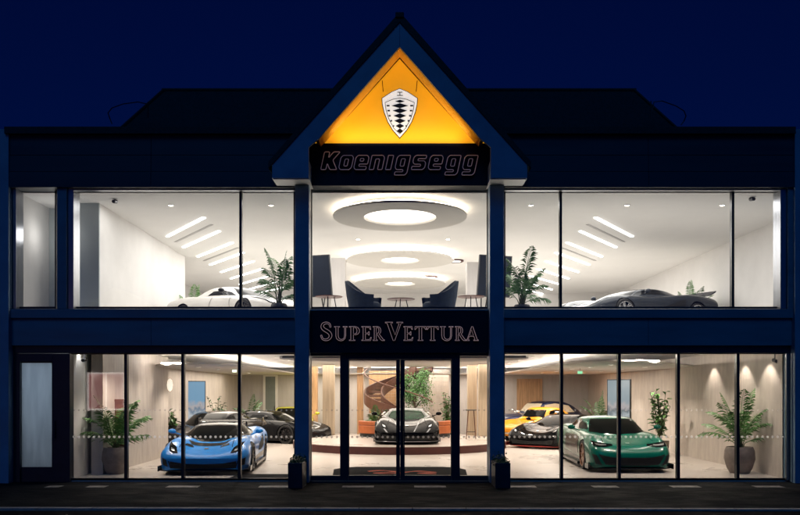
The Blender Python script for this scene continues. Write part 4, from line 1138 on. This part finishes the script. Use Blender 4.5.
def bvh_of(*meshes):
    vs, fs = [], []
    for me in meshes:
        b = len(vs); vs += [v.co.copy() for v in me.vertices]; fs += [tuple(b + i for i in p.vertices) for p in me.polygons]
    return BVHTree.FromPolygons(vs, fs)
def resample(pl, n):
    P = [Vector(p) for p in pl]
    d = [0]
    for a, b in zip(P, P[1:]): d.append(d[-1] + (b - a).length)
    out = []
    for i in range(n + 1):
        t = d[-1] * i / n; k = max(j for j in range(len(d)) if d[j] <= t + 1e-9); k = min(k, len(P) - 2)
        u = (t - d[k]) / max(1e-9, d[k + 1] - d[k]); out.append(P[k].lerp(P[k + 1], min(1, u)))
    return out
def patch(sp, bvh, A, Bp, proj, name, m, parent, off=.005, nu=20, nv=7, sx=1, label=None):
    """a panel following the body, ruled between two outlines given in a front (x,z), top (x,s), side (s,z) or rear (x,z) view"""
    L2 = sp['L'] / 2
    a, b = resample(A, nu), resample(Bp, nu)
    rows = []; d_ = {'front': Vector((0, 1, 0)), 'rear': Vector((0, -1, 0)), 'top': Vector((0, 0, -1)), 'side': Vector((-sx, 0, 0))}[proj]
    for j in range(nv + 1):
        row = []
        for i in range(nu + 1):
            q = a[i].lerp(b[i], j / nv)
            if proj == 'front': o = Vector((q.x * sx, -9, q.y))
            elif proj == 'rear': o = Vector((q.x * sx, 9, q.y))
            elif proj == 'top': o = Vector((q.x * sx, q.y - L2, 5))
            else: o = Vector((sx * 5, q.x - L2, q.y))
            h = bvh.ray_cast(o, d_)
            if h[0] is None:
                g = o.copy()
                if proj in ('front', 'rear'): g.y = -L2 if proj == 'front' else L2
                elif proj == 'top': g.z = .6
                else: g.x = sx * sp['W'] / 2
                h = bvh.find_nearest(g)
            nn = h[1] if h[1].dot(d_) < 0 else -h[1]
            row.append(h[0] + nn * off)
        rows.append(row)
    o = MB().grid(rows).build(name, m, parent)
    for p in o.data.polygons: p.use_smooth = True
    if label: o['label'] = label
    return o
WHEELS = {}
def wheel_meshes(r, wd, rim_m, spokes):
    key = (round(r, 3), wd, rim_m, spokes)
    if key in WHEELS: return WHEELS[key]
    ri = r * .80
    ty = MB().lathe([(ri, -wd / 2), (r * .96, -wd / 2), (r, -wd / 2 + .03), (r, wd / 2 - .03), (r * .96, wd / 2), (ri, wd / 2), (ri * .98, 0)], 40, axis='x').mesh('tyre', 'tyre', 35)
    rm = MB(); rm.lathe([(ri, -wd / 2 + .01), (ri, wd / 2 + .004), (ri * .94, wd / 2 + .006), (ri * .93, wd / 2 - .04), (ri * .9, -wd / 2 + .01)], 40, axis='x')
    rm.lathe([(.055, wd / 2 - .05), (.05, wd / 2 - .005), (.02, wd / 2)], 14, axis='x')
    for k in range(spokes):
        for e in (-.13, .13) if spokes < 9 else (0,):
            a = 2 * PI * k / spokes; a1 = a + e
            ci, si = math.cos(a), math.sin(a); co, so = math.cos(a1), math.sin(a1)
            p0 = Vector((wd / 2 - .02, ci * .04, si * .04)); p1 = Vector((wd / 2 - .012, co * ri * .95, so * ri * .95))
            t = Vector((0, -so, co)) * .02; dx = Vector((.028, 0, 0))
            rm.add([p0 - t, p0 + t, p1 + t * .8, p1 - t * .8, p0 - t - dx, p0 + t - dx, p1 + t * .8 - dx, p1 - t * .8 - dx], [(0, 1, 2, 3), (7, 6, 5, 4), (0, 4, 5, 1), (1, 5, 6, 2), (2, 6, 7, 3), (3, 7, 4, 0)])
    rm = rm.mesh('rim', rim_m, 30)
    br = MB().lathe([(ri * .72, wd / 2 - .085), (ri * .72, wd / 2 - .065), (.06, wd / 2 - .06)], 30, axis='x').mesh('brake_disc', 'brake', 35)
    WHEELS[key] = (ty, rm, br); return WHEELS[key]
def make_car(lab, cat, sp, loc, yaw, paint_m, name='sports_car', rim='rim_dark', roof=None, glass='car_glass', group='cars shown in the showroom', plus=None):
    C = empty(name, lab, cat, loc, yaw, group)
    L2 = sp['L'] / 2
    b = car_body(sp).build('body', paint_m, C, smooth=35)
    # wheel arches cut out of the body
    cut = MB()
    for s, r in sp['axles']:
        for sx in (-1, 1):
            x0, x1 = sx * (sp['W'] / 2 - .30), sx * (sp['W'] / 2 + .3)
            ra = r * 1.09
            cut.add([(x, s - L2 + ra * math.cos(2 * PI * k / 36), r + ra * math.sin(2 * PI * k / 36)) for x in (min(x0, x1), max(x0, x1)) for k in range(36)],
                    [tuple(range(36)), tuple(range(71, 35, -1))] + [(k, (k + 1) % 36, 36 + (k + 1) % 36, 36 + k) for k in range(36)])
    co = cut.build('cutter', 'arch_black', C)
    md = b.modifiers.new('b', 'BOOLEAN'); md.object = co; md.operation = 'DIFFERENCE'; md.solver = 'EXACT'
    try: md.material_mode = 'TRANSFER'
    except Exception: pass
    dg = bpy.context.evaluated_depsgraph_get()
    me = bpy.data.meshes.new_from_object(b.evaluated_get(dg))
    b.modifiers.clear(); b.data = me; me.name = 'body'
    if len(me.materials) < 2: me.materials.append(M['arch_black'])
    bpy.data.objects.remove(co)
    for p in me.polygons: p.use_smooth = True
    me.set_sharp_from_angle(angle=R(38))
    cab = car_cabin(sp).build('cabin', roof or paint_m, C, smooth=40)
    bv = bvh_of(me, cab.data)
    for kind, A, Bp, proj, nm, m, mir in sp['panels']:
        mm = {'PAINT': paint_m, 'GLASS': glass}.get(m, m)
        for sx in ((1, -1) if mir else (1,)):
            patch(sp, bv, A, Bp, proj, nm, mm, C, sx=sx, off=kind)
    for s, r in sp['axles']:
        wd = .26 if s < 2 else .30
        ty, rm, br = wheel_meshes(r, wd, rim, sp.get('spokes', 5))
        for sx in (-1, 1):
            w = bpy.data.objects.new('wheel', ty); COL.objects.link(w); w.parent = C
            w.location = (sx * (sp['W'] / 2 - wd / 2 - .015), s - L2, r); w.rotation_euler = (0, 0, 0 if sx > 0 else PI)
            for nm, dat in (('rim', rm), ('brake_disc', br)):
                q = bpy.data.objects.new(nm, dat); COL.objects.link(q); q.parent = w
    if sp.get('mirror'):
        s, x, z = sp['mirror']
        for sx in (-1, 1):
            mb = MB(); mb.ell((sx * (x + .10), s - L2, z + .03), .10, .055, .062); mb.tube([(sx * (x - .12), s - L2 + .05, z - .06), (sx * (x + .06), s - L2, z)], .016, 6)
            mb.build('wing_mirror', sp.get('mirror_mat', paint_m) or paint_m, C, smooth=50)
    if plus: plus(C, sp, bv, paint_m)
    return C
def add_splitter(C, sp, depth=.10, z=.085, w=None, m='carbon', s1=.75):
    L2 = sp['L'] / 2; w = w or sp['W'] / 2
    pts = []
    for i in range(17):
        u = -1 + 2 * i / 16; pts.append((u * w, -L2 - depth + (abs(u) ** 3) * .38))
    pts += [(w * .97, -L2 + s1), (-w * .97, -L2 + s1)]
    MB().prism(pts, z, z + .03, 'z').build('front_splitter', m, C, bevel=.006)
    for sx in (-1, 1): MB().box(sx * w * .99, sx * (w * .99 + .02), -L2 + .12, -L2 + .5, z, z + .12).build('splitter_fin', m, C)
def add_skirts(C, sp, m='carbon'):
    L2 = sp['L'] / 2; a, b = sp['axles'][0], sp['axles'][1]
    for sx in (-1, 1):
        MB().box(sx * (sp['W'] / 2 - .14), sx * (sp['W'] / 2 + .015), a[0] - L2 + a[1] * 1.15, b[0] - L2 - b[1] * 1.15, .09, .16).build('side_skirt', m, C, bevel=.01)
def add_wing(C, sp, z=1.02, s=None, w=.88, m='carbon'):
    L2 = sp['L'] / 2; s = sp['L'] - .30 if s is None else s
    prof = [(-.18, .0), (-.05, .035), (.1, .04), (.18, .07), (.18, .055), (.08, .01), (-.05, -.01)]
    MB().prism([(s - L2 + a, z + b_) for a, b_ in prof], -w, w, 'x').build('rear_wing', m, C, bevel=.006)
    for sx in (-1, 1):
        MB().box(sx * w, sx * (w + .02), s - L2 - .22, s - L2 + .22, z - .10, z + .11).build('wing_endplate', m, C)
        MB().prism([(s - L2 - .1, z), (s - L2 + .05, z), (s - L2 + .12, z - .25), (s - L2 - .2, z - .25)], sx * .42, sx * .455, 'x').build('wing_strut', m, C)

HYPER = dict(L=4.7, W=2.03, axles=((1.0, .345), (3.72, .36)), spokes=7,
  body=[(0.0, .70, .15, .33, .38, .85, .385), (.06, .82, .12, .36, .46, .84, .445), (.30, .945, .115, .42, .625, .83, .545), (.62, .985, .115, .46, .735, .80, .615), (1.0, 1.0, .115, .50, .80, .78, .685),
        (1.4, .985, .115, .52, .815, .78, .76), (1.9, .955, .115, .52, .82, .80, .82), (2.5, .965, .115, .52, .85, .82, .85), (3.1, 1.0, .115, .53, .90, .82, .88), (3.72, 1.015, .12, .55, .95, .80, .92), (4.2, 1.0, .2, .6, .93, .80, .91), (4.6, .95, .32, .62, .88, .82, .87), (4.7, .88, .4, .62, .82, .85, .82)],
  cabin=[(1.08, .50, .70, .10, .705), (1.35, .66, .755, .34, .85), (1.7, .76, .80, .46, 1.03), (2.1, .80, .83, .52, 1.155), (2.5, .80, .85, .535, 1.19), (2.95, .76, .88, .50, 1.155), (3.5, .62, .90, .36, 1.05), (4.1, .40, .90, .16, .95), (4.4, .25, .88, .08, .885)],
  mirror=(1.75, .98, .90),
  panels=[
   (.006, [(-.64, 1.46), (-.45, 1.24), (0, 1.14), (.45, 1.24), (.64, 1.46)], [(-.43, 2.08), (-.25, 2.0), (0, 1.98), (.25, 2.0), (.43, 2.08)], 'top', 'windscreen', 'GLASS', False),
   (.006, [(1.62, .86), (2.1, .90), (2.75, .93)], [(1.88, 1.015), (2.2, 1.10), (2.62, 1.10)], 'side', 'side_window', 'GLASS', True),
   (.005, [(-.40, .70), (-.15, .66), (.15, .66), (.40, .70)], [(-.52, .98), (-.2, .94), (.2, .94), (.52, .98)], 'top', 'bonnet_vent', 'carbon', False),
   (.006, [(-.74, .165), (-.4, .15), (.4, .15), (.74, .165)], [(-.80, .335), (-.45, .27), (0, .255), (.45, .27), (.80, .335)], 'front', 'front_grille', 'arch_black', False),
   (.007, [(.60, .50), (.70, .505), (.80, .55)], [(.66, .62), (.76, .69), (.87, .745)], 'front', 'headlight', 'car_glass', True),
   (.012, [(.68, .545), (.72, .55), (.765, .57)], [(.70, .585), (.735, .60), (.785, .625)], 'front', 'headlamp_lens', 'lamp_chrome', True),
   (.006, [(2.35, .40), (2.8, .40), (3.2, .52)], [(2.55, .56), (2.95, .70), (3.28, .80)], 'side', 'side_intake', 'arch_black', True),
   (.004, [(1.35, .20), (2.3, .18), (3.3, .22)], [(1.35, .27), (2.3, .30), (3.3, .36)], 'side', 'sill_panel', 'carbon', True),
   (.005, [(-.35, 2.9), (.35, 2.9)], [(-.2, 3.9), (.2, 3.9)], 'top', 'engine_cover', 'carbon', False),
   (.006, [(-.85, .52), (.85, .52)], [(-.85, .60), (.85, .60)], 'rear', 'tail_light', 'tail_red', False)])
mat('tail_red', (.25, .01, .008), .25)
import copy
SEAM = [(.006, [(1.52, .32), (1.60, .80)], [(1.535, .32), (1.615, .80)], 'side', 'panel_gap', 'arch_black', True),
        (.006, [(2.50, .30), (2.42, .84)], [(2.515, .30), (2.435, .84)], 'side', 'panel_gap', 'arch_black', True),
        (.006, [(-.62, .34), (-.58, .9)], [(-.606, .34), (-.566, .9)], 'top', 'panel_gap', 'arch_black', True)]
HYPER['panels'] += SEAM + [(.006, [(.80, .20), (.93, .24)], [(.84, .36), (.95, .40)], 'front', 'corner_intake', 'arch_black', True),
        (.012, [(-.05, .38), (.05, .38)], [(-.045, .47), (.045, .47)], 'top', 'bonnet_badge', 'lamp_chrome', False)]
HYPER['W'] = 2.10
HYPER['body'] = [tuple([a[0], a[1] * (1.09 if a[0] < .5 else 1.035)] + list(a[2:])) for a in HYPER['body']]
HYPER['cabin'] = [tuple([a[0], a[1] * 1.03, a[2], a[3] * 1.03, a[4] - .075 * max(0, min(1, (a[4] - .8) / .3))]) for a in HYPER['cabin']]
HYPER['panels'] = [q for q in HYPER['panels'] if q[4] != 'side_window'] + [(.006, [(1.62, .85), (2.1, .885), (2.75, .91)], [(1.88, .965), (2.2, 1.035), (2.62, 1.035)], 'side', 'side_window', 'GLASS', True),
    (.006, [(.30, .50), (.52, .50)], [(.36, .66), (.50, .66)], 'top', 'bonnet_duct', 'carbon', True)]
GEM = copy.deepcopy(HYPER)
GEM.update(L=4.98, W=2.0, axles=((.98, .355), (3.98, .365)), mirror=(1.75, 1.0, .98), spokes=8)
GEM['body'] = [(0.0, .74, .16, .34, .42, .86, .43), (.06, .85, .13, .38, .52, .86, .51), (.28, .955, .12, .46, .68, .85, .635), (.6, .985, .12, .50, .79, .82, .70), (.98, 1.0, .12, .54, .86, .80, .765), (1.4, .985, .12, .56, .885, .80, .85), (2.0, .96, .12, .56, .90, .84, .90), (2.8, .965, .12, .56, .93, .85, .93),
               (3.4, .99, .12, .57, .97, .84, .96), (3.98, 1.0, .13, .6, 1.0, .82, .98), (4.5, .98, .24, .66, .97, .82, .96), (4.9, .92, .36, .68, .9, .84, .9), (4.98, .86, .42, .66, .84, .86, .84)]
GEM['cabin'] = [(1.2, .56, .80, .12, .805), (1.5, .72, .85, .44, .96), (1.9, .80, .88, .55, 1.17), (2.3, .83, .90, .60, 1.29), (2.8, .83, .92, .62, 1.325), (3.4, .80, .94, .58, 1.28), (4.0, .68, .96, .46, 1.16), (4.5, .5, .95, .28, 1.02), (4.75, .34, .92, .14, .935)]
GEM['panels'] = [
   (.006, [(-.70, 1.56), (-.45, 1.36), (0, 1.27), (.45, 1.36), (.70, 1.56)], [(-.53, 2.22), (-.3, 2.16), (0, 2.14), (.3, 2.16), (.53, 2.22)], 'top', 'windscreen', 'GLASS', False),
   (.006, [(1.75, .945), (2.4, .96), (3.6, 1.0)], [(2.05, 1.08), (2.6, 1.18), (3.35, 1.135)], 'side', 'side_window', 'GLASS', True),
   (.007, [(.40, .63), (.62, .60), (.86, .62)], [(.42, .665), (.62, .685), (.88, .735)], 'front', 'headlight', 'car_glass', True),
   (.012, [(.56, .635), (.68, .63), (.80, .645)], [(.56, .655), (.68, .66), (.82, .685)], 'front', 'headlamp_lens', 'lamp_chrome', True),
   (.006, [(-.62, .20), (-.3, .17), (.3, .17), (.62, .20)], [(-.78, .44), (-.45, .365), (.45, .365), (.78, .44)], 'front', 'front_grille', 'arch_black', False),
   (.006, [(.70, .18), (.84, .22)], [(.82, .42), (.91, .44)], 'front', 'corner_intake', 'arch_black', True),
   (.005, [(-.05, .40), (.05, .40)], [(-.05, .50), (.05, .50)], 'top', 'bonnet_badge', 'lamp_chrome', False),
   (.006, [(1.55, .36), (2.2, .30), (3.2, .40)], [(1.55, .74), (2.0, .80), (3.3, .78)], 'side', 'door_intake', 'carbon', True),
   (.004, [(1.4, .20), (2.4, .17), (3.5, .22)], [(1.4, .27), (2.4, .29), (3.5, .34)], 'side', 'sill_panel', 'carbon', True),
   (.006, [(-.85, .62), (.85, .62)], [(-.85, .70), (.85, .70)], 'rear', 'tail_light', 'tail_red', False)]
GEM['panels'] += SEAM
GEM['cabin'] = [tuple([a[0], a[1], a[2], a[3], a[4] - .05 * max(0, min(1, (a[4] - .9) / .3))]) for a in GEM['cabin']]
GT = copy.deepcopy(HYPER)
GT.update(mirror_mat='carbon', L=4.6, W=1.96, axles=((1.0, .345), (3.65, .355)), mirror=(1.75, .98, .94), spokes=10)
GT['body'] = [(0.0, .68, .2, .36, .44, .84, .445), (.08, .82, .15, .42, .55, .84, .53), (.35, .93, .13, .48, .66, .83, .62), (1.0, .97, .12, .54, .80, .80, .74), (1.6, .955, .12, .56, .83, .82, .82), (2.4, .94, .12, .56, .86, .84, .86), (3.1, .97, .12, .58, .90, .84, .89), (3.65, .98, .13, .6, .93, .82, .91), (4.2, .96, .25, .64, .90, .82, .89), (4.52, .9, .36, .64, .85, .84, .85), (4.6, .84, .42, .62, .8, .86, .8)]
GT['panels'] = [q for q in GT['panels'] if q[4] not in ('side_intake', 'bonnet_vent', 'bonnet_duct')]
GT['cabin'] = [(1.15, .5, .77, .1, .775), (1.5, .68, .81, .4, .93), (1.9, .77, .84, .5, 1.1), (2.3, .79, .86, .535, 1.185), (2.75, .78, .88, .53, 1.19), (3.3, .70, .90, .44, 1.11), (3.9, .52, .90, .26, .98), (4.3, .34, .88, .12, .89)]
CLASSIC = dict(L=4.7, W=1.76, axles=((.85, .34), (3.6, .34)), spokes=12,
  body=[(0.0, .52, .34, .5, .62, .8, .64), (.08, .68, .28, .56, .74, .82, .78), (.4, .82, .24, .62, .86, .82, .92), (.85, .86, .24, .64, .92, .80, .98), (1.5, .86, .24, .64, .94, .84, 1.0), (2.4, .865, .24, .64, .95, .86, .98), (3.2, .87, .24, .64, .95, .84, .97), (3.7, .87, .25, .64, .92, .82, .94), (4.3, .80, .3, .6, .82, .82, .84), (4.62, .66, .36, .56, .7, .84, .72), (4.7, .56, .4, .54, .64, .84, .65)],
  cabin=[(1.55, .66, .97, .30, 1.0), (1.75, .72, .97, .50, 1.2), (2.0, .75, .97, .56, 1.42), (2.35, .76, .97, .585, 1.5), (2.9, .76, .97, .58, 1.49), (3.4, .70, .95, .5, 1.36), (3.85, .58, .92, .36, 1.12), (4.1, .46, .88, .2, .93)],
  mirror=(1.75, .86, 1.06), mirror_mat='chrome',
  panels=[(.006, [(-.60, 1.68), (0, 1.58), (.60, 1.68)], [(-.52, 2.0), (0, 1.94), (.52, 2.0)], 'top', 'windscreen', 'GLASS', False),
   (.006, [(1.86, 1.02), (2.6, 1.02), (3.45, 1.02)], [(2.05, 1.33), (2.5, 1.40), (3.2, 1.30)], 'side', 'side_window', 'GLASS', True),
   (.012, [(.50, .66), (.58, .63), (.66, .66)], [(.50, .78), (.58, .81), (.66, .78)], 'front', 'headlight', 'lamp_chrome', True),
   (.008, [(-.24, .44), (.24, .44)], [(-.20, .74), (.20, .74)], 'front', 'radiator_grille', 'chrome', False),
   (.02, [(-.74, .36), (0, .35), (.74, .36)], [(-.74, .43), (0, .42), (.74, .43)], 'front', 'front_bumper', 'chrome', False),
   (.006, [(-.4, 3.5), (.4, 3.5)], [(-.3, 3.9), (.3, 3.9)], 'top', 'rear_window', 'GLASS', False)])
BEETLE = copy.deepcopy(CLASSIC)      # low rounded sports coupe of the sixties
BEETLE.update(L=4.25, W=1.70, axles=((.85, .32), (3.1, .32)))
BEETLE['body'] = [(0.0, .5, .26, .42, .5, .8, .5), (.08, .68, .22, .48, .62, .82, .58), (.4, .80, .2, .54, .76, .80, .68), (.85, .84, .2, .56, .82, .78, .76), (1.4, .84, .2, .56, .83, .82, .82), (2.2, .84, .2, .56, .85, .86, .85), (2.8, .85, .2, .57, .86, .84, .86), (3.2, .85, .2, .58, .84, .82, .86), (3.8, .78, .26, .54, .74, .82, .77), (4.15, .64, .34, .5, .6, .84, .62), (4.25, .56, .38, .48, .56, .84, .57)]
BEETLE['cabin'] = [(1.25, .6, .82, .25, .85), (1.5, .68, .83, .46, 1.03), (1.8, .72, .84, .52, 1.23), (2.1, .73, .85, .54, 1.29), (2.6, .72, .85, .52, 1.27), (3.1, .66, .84, .42, 1.12), (3.6, .5, .8, .28, .92), (3.85, .38, .75, .15, .8)]
BEETLE['panels'] = [(.006, [(-.58, 1.42), (0, 1.32), (.58, 1.42)], [(-.48, 1.76), (0, 1.70), (.48, 1.76)], 'top', 'windscreen', 'GLASS', False),
   (.006, [(1.62, .88), (2.2, .89), (2.9, .9)], [(1.85, 1.14), (2.2, 1.20), (2.7, 1.12)], 'side', 'side_window', 'GLASS', True),
   (.014, [(.54, .55), (.64, .51), (.73, .55)], [(.54, .69), (.64, .73), (.73, .69)], 'front', 'headlight', 'lamp_chrome', True),
   (.018, [(-.72, .30), (0, .29), (.72, .30)], [(-.72, .37), (0, .36), (.72, .37)], 'front', 'front_bumper', 'chrome', False),
   (.006, [(-.36, 2.8), (.36, 2.8)], [(-.28, 3.4), (.28, 3.4)], 'top', 'rear_window', 'GLASS', False)]
SALOON = copy.deepcopy(CLASSIC)
SALOON.update(L=5.2, W=1.9, axles=((.95, .38), (4.05, .38)))
def stretch(st, k, kz, kw): return [tuple([a[0] * k] + [v * kw if i in (0,) else v for i, v in enumerate(a[1:])]) for a in st]
def lx(sp, k):     # lengthen the stations with the car
    sp['body'] = [tuple([a[0] * k] + list(a[1:])) for a in sp['body']]; sp['cabin'] = [tuple([a[0] * k] + list(a[1:])) for a in sp['cabin']]
    out = []
    for off, A, Bp, pr, nm, m, mir in sp['panels']:
        if pr == 'top': A, Bp = [(x, s * k) for x, s in A], [(x, s * k) for x, s in Bp]
        if pr == 'side': A, Bp = [(s * k, z) for s, z in A], [(s * k, z) for s, z in Bp]
        out.append((off, A, Bp, pr, nm, m, mir))
    sp['panels'] = out
lx(SALOON, 5.2 / 4.7)
SALOON['body'] = [tuple([a[0], a[1] * 1.07] + list(a[2:])) for a in SALOON['body']]
def hyper_plus(C, sp, bv, pm):
    add_splitter(C, sp); add_skirts(C, sp); add_wing(C, sp, 1.07)
def low_plus(C, sp, bv, pm):
    add_splitter(C, sp, .06); add_skirts(C, sp)
def silver_plus(C, sp, bv, pm):
    add_splitter(C, sp, .10, m='silver_paint'); add_skirts(C, sp)
    for sx in (-1, 1):
        patch(sp, bv, [(.60, .38), (.66, .39)], [(.70, .50), (.75, .50)], 'front', 'silver_stripe', 'silver_paint', C, sx=sx, off=.009)
        patch(sp, bv, [(.20, .40), (.24, .405)], [(.36, .66), (.41, .665)], 'front', 'silver_stripe', 'silver_paint', C, sx=sx, off=.009)
def red_plus(C, sp, bv, pm):
    add_splitter(C, sp, .08, .07, m='brake_red'); add_skirts(C, sp)
mat('brake_red', (.22, .02, .015), .4)
def fin_plus(C, sp, bv, pm):
    low_plus(C, sp, bv, pm)
    L2 = sp['L'] / 2
    MB().prism([(L2 - .42, .93), (L2 - .1, 1.02), (L2 + .14, 1.15), (L2 + .12, 1.10), (L2 - .1, .99)], -.72, .72, 'x').build('rear_flap', 'pewter_paint', C, bevel=.006)
    for sx in (-1, 1): MB().tube([(sx * .4, L2 - .3, .88), (sx * .4, L2 - .02, 1.05)], .02, 6).build('flap_strut', 'carbon', C)

make_car('bright blue hypercar with dark bonnet vent, front splitter and rear wing', 'sports car', HYPER, (-4.66, 3.13, FL), R(3.6), 'blue_paint', rim='rim_dark', roof='carbon', plus=hyper_plus)
make_car('dark green low coupe with slim headlights and bronze wheels', 'sports car', GEM, (5.55, 3.78, FL), R(-1.5), 'green_paint', rim='rim_bronze', plus=low_plus)
make_car('black hypercar with silver stripes parked on the round podium', 'sports car', HYPER, (PX(406.5, 9.6), 9.9, PT), R(0), 'black_paint', rim='rim_dark', roof='carbon', glass='glass_green_reflection', plus=silver_plus)
make_car('dark grey sports car parked right behind the blue hypercar', 'sports car', GEM, (-6.05, 8.7, FL), R(-11), 'grey_paint', rim='rim_dark', plus=low_plus)
make_car('dark grey coupe parked side on in front of the lime yellow car', 'sports car', GT, (PX(270, 13), 12.9, FL), R(66), 'grey_paint', rim='rim_dark')
make_car('lime yellow sports car farthest back behind the dark grey coupe', 'sports car', GEM, (PX(292, 16), 15.9, FL), R(4), 'lime_paint', rim='rim_dark')
make_car('low black hypercar with red underside parked behind the green car', 'sports car', HYPER, (5.85, 11.0, FL), R(-38), 'black_paint', rim='rim_dark', plus=red_plus)
make_car('orange yellow rounded classic coupe with round headlights', 'classic car', BEETLE, (PX(541, 14.5), 14.1, FL), R(-48), 'yellow_paint', name='classic_car', rim='rim_silver')
make_car('tall navy classic saloon with pale windows behind the orange coupe', 'classic car', SALOON, (PX(543, 16.3), 16.5, FL), R(-62), 'navy_paint', name='classic_car', rim='rim_silver', roof='navy_paint', glass='cream_car')
make_car('pearl white coupe upstairs behind the glass', 'sports car', GT, (-4.62, 5.45, UF), R(51), 'pearl_paint', rim='rim_dark')
make_car('silver grey hypercar upstairs with raised rear wing', 'sports car', HYPER, (6.75, 5.35, UF), R(-62), 'pewter_paint', rim='rim_silver', plus=fin_plus)

# ------------------------------------------------------------------ house across the street (seen mirrored in the first pane)
def house():
    H = empty('brick_house', 'dark brick house across the street with lit red curtained window', 'house', (-15.5, -26, 0))
    MB().box(-3.5, 3.5, -3, 0, 0, 5.2).build('wall', 'brick', H)
    MB().prism([(-3.8, 5.2), (3.8, 5.2), (0, 7.6)], -3.3, .3, 'y').build('roof', 'roof_slate', H)
    mb = MB(); x0, x1, z0, z1 = -1.5, .4, 1.0, 2.9
    mb.box(x0 - .08, x0, .0, .06, z0 - .08, z1 + .08).box(x1, x1 + .08, 0, .06, z0 - .08, z1 + .08).box(x0, x1, 0, .06, z1, z1 + .08).box(x0, x1, 0, .06, z0 - .08, z0).box(.5 * (x0 + x1) - .03, .5 * (x0 + x1) + .03, .01, .05, z0, z1)
    w = mb.build('window', 'lit_window_white', H)
    MB().box(x0, x1, .0, .01, z0, z1).build('pane', 'lit_window', w)
    MB().box(1.4, 2.4, .0, .05, 0, 2.1).build('door', 'walnut', H)
house()

# ------------------------------------------------------------------ sky, sun, camera
W = bpy.data.worlds.new('World'); sc.world = W; W.use_nodes = True
nt = W.node_tree; bg = nt.nodes['Background']
sky = nt.nodes.new('ShaderNodeTexSky'); sky.sky_type = 'NISHITA'; sky.sun_disc = False
SUN_EL, SUN_ROT = R(-1.6), R(180)
sky.sun_elevation = SUN_EL; sky.sun_rotation = SUN_ROT; sky.altitude = 50; sky.air_density = .5; sky.dust_density = .3; sky.ozone_density = 4.0
mul = nt.nodes.new('ShaderNodeMixRGB'); mul.blend_type = 'MULTIPLY'; mul.inputs[0].default_value = 1; mul.inputs[2].default_value = (.03, .34, 1.0, 1)
nt.links.new(sky.outputs[0], mul.inputs[1]); nt.links.new(mul.outputs[0], bg.inputs[0]); bg.inputs[1].default_value = .115
# the afterglow of the sun just gone down behind the camera
sun = lamp('sun', 'SUN', (0, -30, 20), .30, (.04, .36, 1.0), (R(44), 0, R(-6)), angle=R(28))

cam = bpy.data.cameras.new('camera'); co_ = bpy.data.objects.new('camera', cam); COL.objects.link(co_); sc.camera = co_
co_.location = (0, -D, ZC); co_.rotation_euler = (R(90), 0, 0)
cam.sensor_fit = 'HORIZONTAL'; cam.sensor_width = 36; cam.lens = 36 * S * D / 800
cam.shift_x = (400 - 399.7) / 800; cam.shift_y = (390 - 257.5) / 800
cam.clip_end = 600; cam.clip_start = .1
vs = sc.view_settings
vs.view_transform = 'Standard'; vs.look = 'None'; vs.exposure = 0; vs.gamma = 1; vs.use_curve_mapping = False
sc.cycles.use_denoising = True
try: sc.cycles.denoiser = 'OPENIMAGEDENOISE'
except Exception: pass
sc.cycles.max_bounces = 10; sc.cycles.transparent_max_bounces = 16; sc.cycles.diffuse_bounces = 5; sc.cycles.glossy_bounces = 5
sc.cycles.sample_clamp_indirect = 6; sc.cycles.caustics_reflective = False; sc.cycles.caustics_refractive = False
